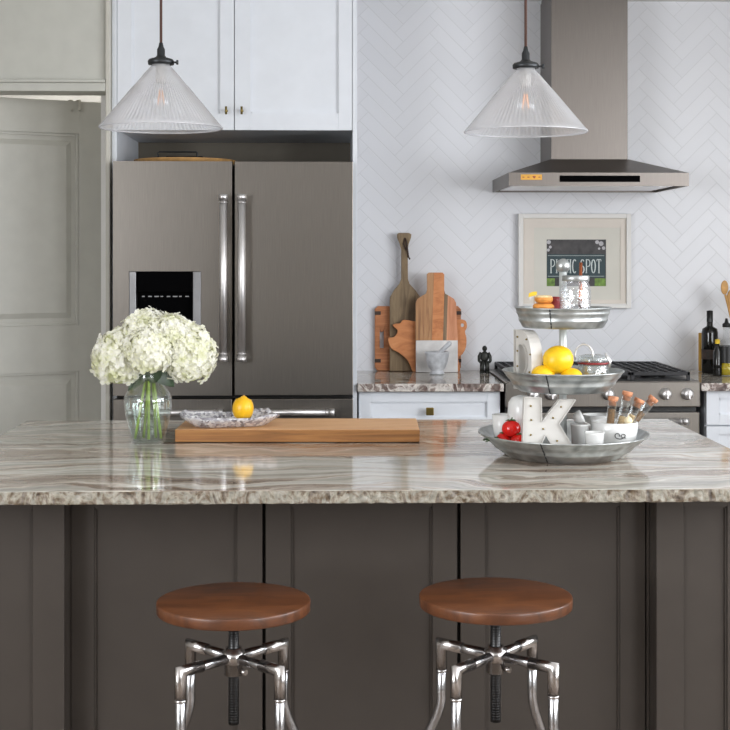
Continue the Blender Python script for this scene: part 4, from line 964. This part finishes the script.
o = pot('flower_pot', 'small white tapered pot behind the front ramekin', 'pot', 580, 3.405, T1, [(0, 0), (.019, 0), (.0225, .07), (.0235, .071), (.0235, .075), (.0215, .075), (.018, .004), (0, .003)])
c = W(578, 0, 3.405)
t = thing('measuring_cup', 'tiny white cup tipped over on top of the white pot', 'cup', (c.x, c.y, T1+.0765)); mm = Matrix.Translation((0, 0, .013)) @ Matrix.Rotation(math.radians(65), 4, 'Y')
b = nb(); lathe(b, [(0, -.012), (.006, -.0115), (.011, -.008), (.0145, -.002), (.016, .005), (.0165, .011), (.0148, .011), (.013, -.001), (.009, -.007), (0, -.010)], 32, mtx=mm); mk('cup_body', b, M['ceram'], t, True)
b = nb(); tube(b, [(.012, -.002, .004), (.022, -.006, -.001), (.03, -.01, -.006)], .002, 8); mk('handle', b, M['ceram'], t)
pot('ramekin', 'small white tapered ramekin at the front of the bottom tray', 'ramekin', 594.5, 3.305, .932, [(0, 0), (.0165, 0), (.018, .002), (.0225, .05), (.0235, .055), (.0215, .055), (.016, .004), (0, .003)])
c = W(614.3, 0, 3.405)
bowl = thing('bowl', 'white bowl with black script holding corked tubes', 'bowl', (c.x, c.y, .9305))
b = nb(); lathe(b, [(0, 0), (.036, 0), (.039, .003), (.050, .02), (.0555, .045), (.0568, .069), (.0552, .0705), (.053, .068), (.0515, .045), (.046, .022), (.033, .006), (0, .005)], 48); mk('bowl_body', b, M['ceram'], bowl, True)
b = nb(); pts = []
for i in range(30):                                        # looped black script on the bowl's side
    s_ = i/29; a = math.radians(-92+26*s_+9*math.cos(s_*11)-6); zz = .040+.008*math.sin(s_*11)*(1-.5*s_); R_ = .0532+.0008+(zz-.031)*.17
    pts.append((R_*math.cos(a), R_*math.sin(a), zz))
tube(b, pts, .0009, 6); mk('script_lettering', b, M['black'], bowl)
c2 = W(597.5, 0, 3.502)
t = thing('small_bowl', 'second white bowl behind the scripted bowl', 'bowl', (c2.x, c2.y, .9305+.0)); b = nb(); lathe(b, [(0, 0), (.02, 0), (.034, .03), (.0375, .076), (.036, .076), (.032, .032), (.018, .005), (0, .004)], 40); mk('bowl_body', b, M['ceram'], t, True)
def vial(label, b0, b1, t0, t1, fill, m):
    p0, p1 = Vector(tpos(*b0, t0)), Vector(tpos(*b1, t1)); d_ = (p1-p0); L = d_.length; d_.normalize()
    o = thing('corked_tube', label, 'test tube', p0, 0, 'corked glass tubes in the bowl'); q = d_.to_track_quat('Z', 'Y').to_matrix().to_4x4(); r = .0112
    b = nb(); lathe(b, [(0, 0), (r*.7, .002), (r, .008), (r, L-.012), (r*1.08, L-.011), (r*.9, L-.011), (r*.88, .009), (0, .004)], 24, mtx=q); mk('glass_tube', b, M['glass'], o)
    b = nb(); lathe(b, [(0, .0045), (r*.8, .009), (r*.8, L*fill), (0, L*fill)], 20, mtx=q); mk('contents', b, M[m], o)
    b = nb(); lathe(b, [(0, L-.022), (r*.85, L-.022), (r*.86, L-.0105), (r*1.12, L-.010), (r*1.16, L-.001), (r*1.1, L), (0, L)], 24, mtx=q); mk('cork', b, M['cork'], o)
vial('corked tube of dark brown spice, leftmost in the bowl', (608, 441), (613.3, 396.5), 3.385, 3.385, .72, 'spice')
vial('tallest corked tube, nearly empty, second from left in the bowl', (617, 441), (628, 391.5), 3.40, 3.40, .5, 'sand')
vial('corked tube leaning right, third from left in the bowl', (621, 438), (640, 399), 3.424, 3.424, .6, 'sand')
vial('corked tube leaning farthest right out of the bowl', (624, 434), (654.3, 397.5), 3.45, 3.45, .6, 'spice')
c = W(628.5, 420.5, 3.372); t = thing('garlic_clove', 'pale garlic bulb resting at the right lip of the bowl', 'garlic', tuple(c)); b = nb(); lathe(b, [(0, -.009), (.008, -.008), (.0105, 0), (.007, .006), (.002, .01), (.0012, .014), (0, .014)], 20); mk('bulb', b, M['ivory'], t)
# middle tray contents
lemon('largest lemon, on top of the two others on the middle tray', tpos(558, 359.8, 3.378), .0345, .2, math.radians(78), ln=1.12)
lemon('lower left lemon on the middle tray beside the D', tpos(542.5, 377.0, 3.372), .0285, .5, math.radians(80), ln=1.15)
lemon('lower right lemon on the middle tray', tpos(571.5, 379.0, 3.362), .0265, -.4, math.radians(84), ln=1.1)
c = W(593, 0, 3.43); r = .0395
t = thing('clip_top_jar', 'low glass clip top jar with red seal on the middle tray', 'jar', (c.x, c.y, T2+.0008), math.radians(-20))
jg = thin_glass('clip_jar_glass', (240, 244, 244), .8, .12, .05, .10, (236, 238, 240), 50)
b = nb(); lathe(b, [(0, 0), (.032, 0), (.037, .004), (r, .014), (r, .046), (.036, .054), (.035, .060), (.032, .060), (.033, .053), (r-.003, .045), (r-.003, .014), (.03, .005), (0, .004)], 40); mk('jar_body', b, jg, t)
b = nb(); lathe(b, [(.034, .0603), (.0375, .0603), (.0375, .0645), (.032, .0645)], 40); mk('seal', b, M['red'], t)
b = nb(); lathe(b, [(.031, .0648), (.038, .0650), (.038, .074), (.034, .080), (.02, .083), (0, .083), (0, .078), (.03, .075), (.031, .066)], 40); mk('lid', b, jg, t)
b = nb(); lathe(b, [(0, .0045), (.03, .006), (.0355, .014), (.0355, .035), (0, .035)], 30); mk('contents', b, M['sand'], t)
b = nb(); tube(b, [(r+.001, .008, .052), (r+.003, .008, .068), (r-.008, .008, .086)], .0017, 8); tube(b, [(r+.001, -.008, .052), (r+.003, -.008, .068), (r-.008, -.008, .086), (r-.008, .008, .086)], .0017, 8); mk('clasp', b, M['chrome'], t)
b = nb(); tube(b, [(-.022+.0225*math.cos(a), 0, .078+.030*math.sin(a)) for a in [-.3+i*(PI+.6)/16 for i in range(17)]], .0024, 8); mk('wire_bail', b, M['chrome'], t)
# top tray contents
for i, (dx, dy) in enumerate(((0, 0), (.002, .001), (-.001, 0), (0, -.001))):
    c = W(543.8, 0, 3.388); rr_ = (.026, .026, .0265, .0225)[i]; rt = (rr_-.005)/2
    t = thing('doughnut', ['plain doughnut, lowest of the stack on the top tray', 'plain doughnut, second from the bottom of the stack', 'golden doughnut directly under the sprinkled one', 'sprinkled doughnut on top of the stack'][i], 'doughnut', (c.x+dx, c.y+dy, T3+.0005+i*.0188), 0, 'doughnuts on the top tray')
    b = nb(); n = 28; m_ = 12; rs = []
    for j in range(m_): a = 2*PI*j/m_; rs.append((rr_-rt+rt*math.cos(a), .0094+.0092*math.sin(a)))
    lathe(b, rs+[rs[0]], n); mk('dough', b, M['dough'], t, True)
    if i == 3:
        b = nb(); rs = [(rr_-rt+rt*1.03*math.cos(a), .0094+.0096*math.sin(a)) for a in [math.radians(30+j*12) for j in range(11)]]; lathe(b, rs, n); ic = mk('icing', b, M['sprinkle'], t, True)
c = W(532.5, 0, 3.395)
t = thing('flag_pick', 'small yellow paper flag on a stick left of the doughnuts', 'flag', (c.x, c.y, T3)); zt_ = PZ(292, 3.35)-T3
b = nb(); tube(b, [(.004, 0, .001), (.004, 0, zt_)], .0009, 6); mk('stick', b, M['tan'], t)
b = nb(); prism(b, [(-.01, zt_-.014), (-.009, zt_-.004), (.002, zt_), (.011, zt_), (.010, zt_-.009), (0, zt_-.011)], -.0012, -.0002); mk('flag', b, M['yellow'], t)
b = nb(); prism(b, [(-.008, zt_-.020), (-.008, zt_-.013), (.003, zt_-.011), (.003, zt_-.018)], -.0012, -.0002); mk('flag_tail', b, M['ceram'], t)
c = W(555.5, 0, 3.40); zt_ = PZ(296.5, 3.4)-T3
t = thing('jam_jar', 'small dark red jar behind the doughnuts', 'jar', (c.x, c.y+.01, T3)); b = nb(); lathe(b, [(0, 0), (.012, 0), (.013, .002), (.013, zt_-.012), (.011, zt_-.01)], 24); mk('jar_body', b, M['red'], t); b = nb(); lathe(b, [(.0125, zt_-.01), (.0125, zt_-.001), (0, zt_)], 24); mk('lid', b, M['red'], t)
c = W(575.6, 0, 3.375); jz = PZ(275.8, 3.375)-T3
t = thing('mason_jar', 'clear glass mason jar with metal lid ring on the top tray', 'jar', (c.x, c.y, T3))
b = nb(); lathe(b, [(0, 0), (.032, 0), (.0365, .005), (.037, .012), (.037, jz-.036), (.035, jz-.026), (.0315, jz-.019), (.031, jz), (.029, jz), (.029, jz-.018), (.0335, jz-.03), (.0345, jz-.036), (.0345, .012), (.03, .006), (0, .005)], 48)
mk('jar_body', b, thin_glass('jar_glass', (251, 252, 253), .7, .07, .05, .05, (246, 246, 250), 60), t)
b = nb(); lathe(b, [(.0318, jz-.013), (.033, jz-.012), (.033, jz-.001), (.031, jz+.001), (.029, jz+.001)], 48); mk('lid_ring', b, M['galv'], t)
b = nb(); tube(b, [(.037*math.cos(.1), -.004, .03), (.048, -.006, .035), (.05, -.006, .055), (.037, -.004, .065)] if False else [(.0, -.0375, jz*.35), (.0, -.0376, jz*.36)], .0012, 6); lathe(b, [(.006, 0), (.0085, .0006), (.006, .0012)], 20, mtx=Matrix.Translation((-.002, -.0368, jz*.45)) @ Matrix.Rotation(PI/2, 4, 'X')); mk('embossing', b, M['glass'], t)
t = thing('copper_straw', 'copper straw standing in the mason jar', 'straw', (c.x, c.y, T3)); b = nb(); tube(b, [(.008, -.01, .0065), (.013, .0, PZ(262.5, 3.375)-T3)], .0042, 12); mk('straw', b, M['copper'], t)
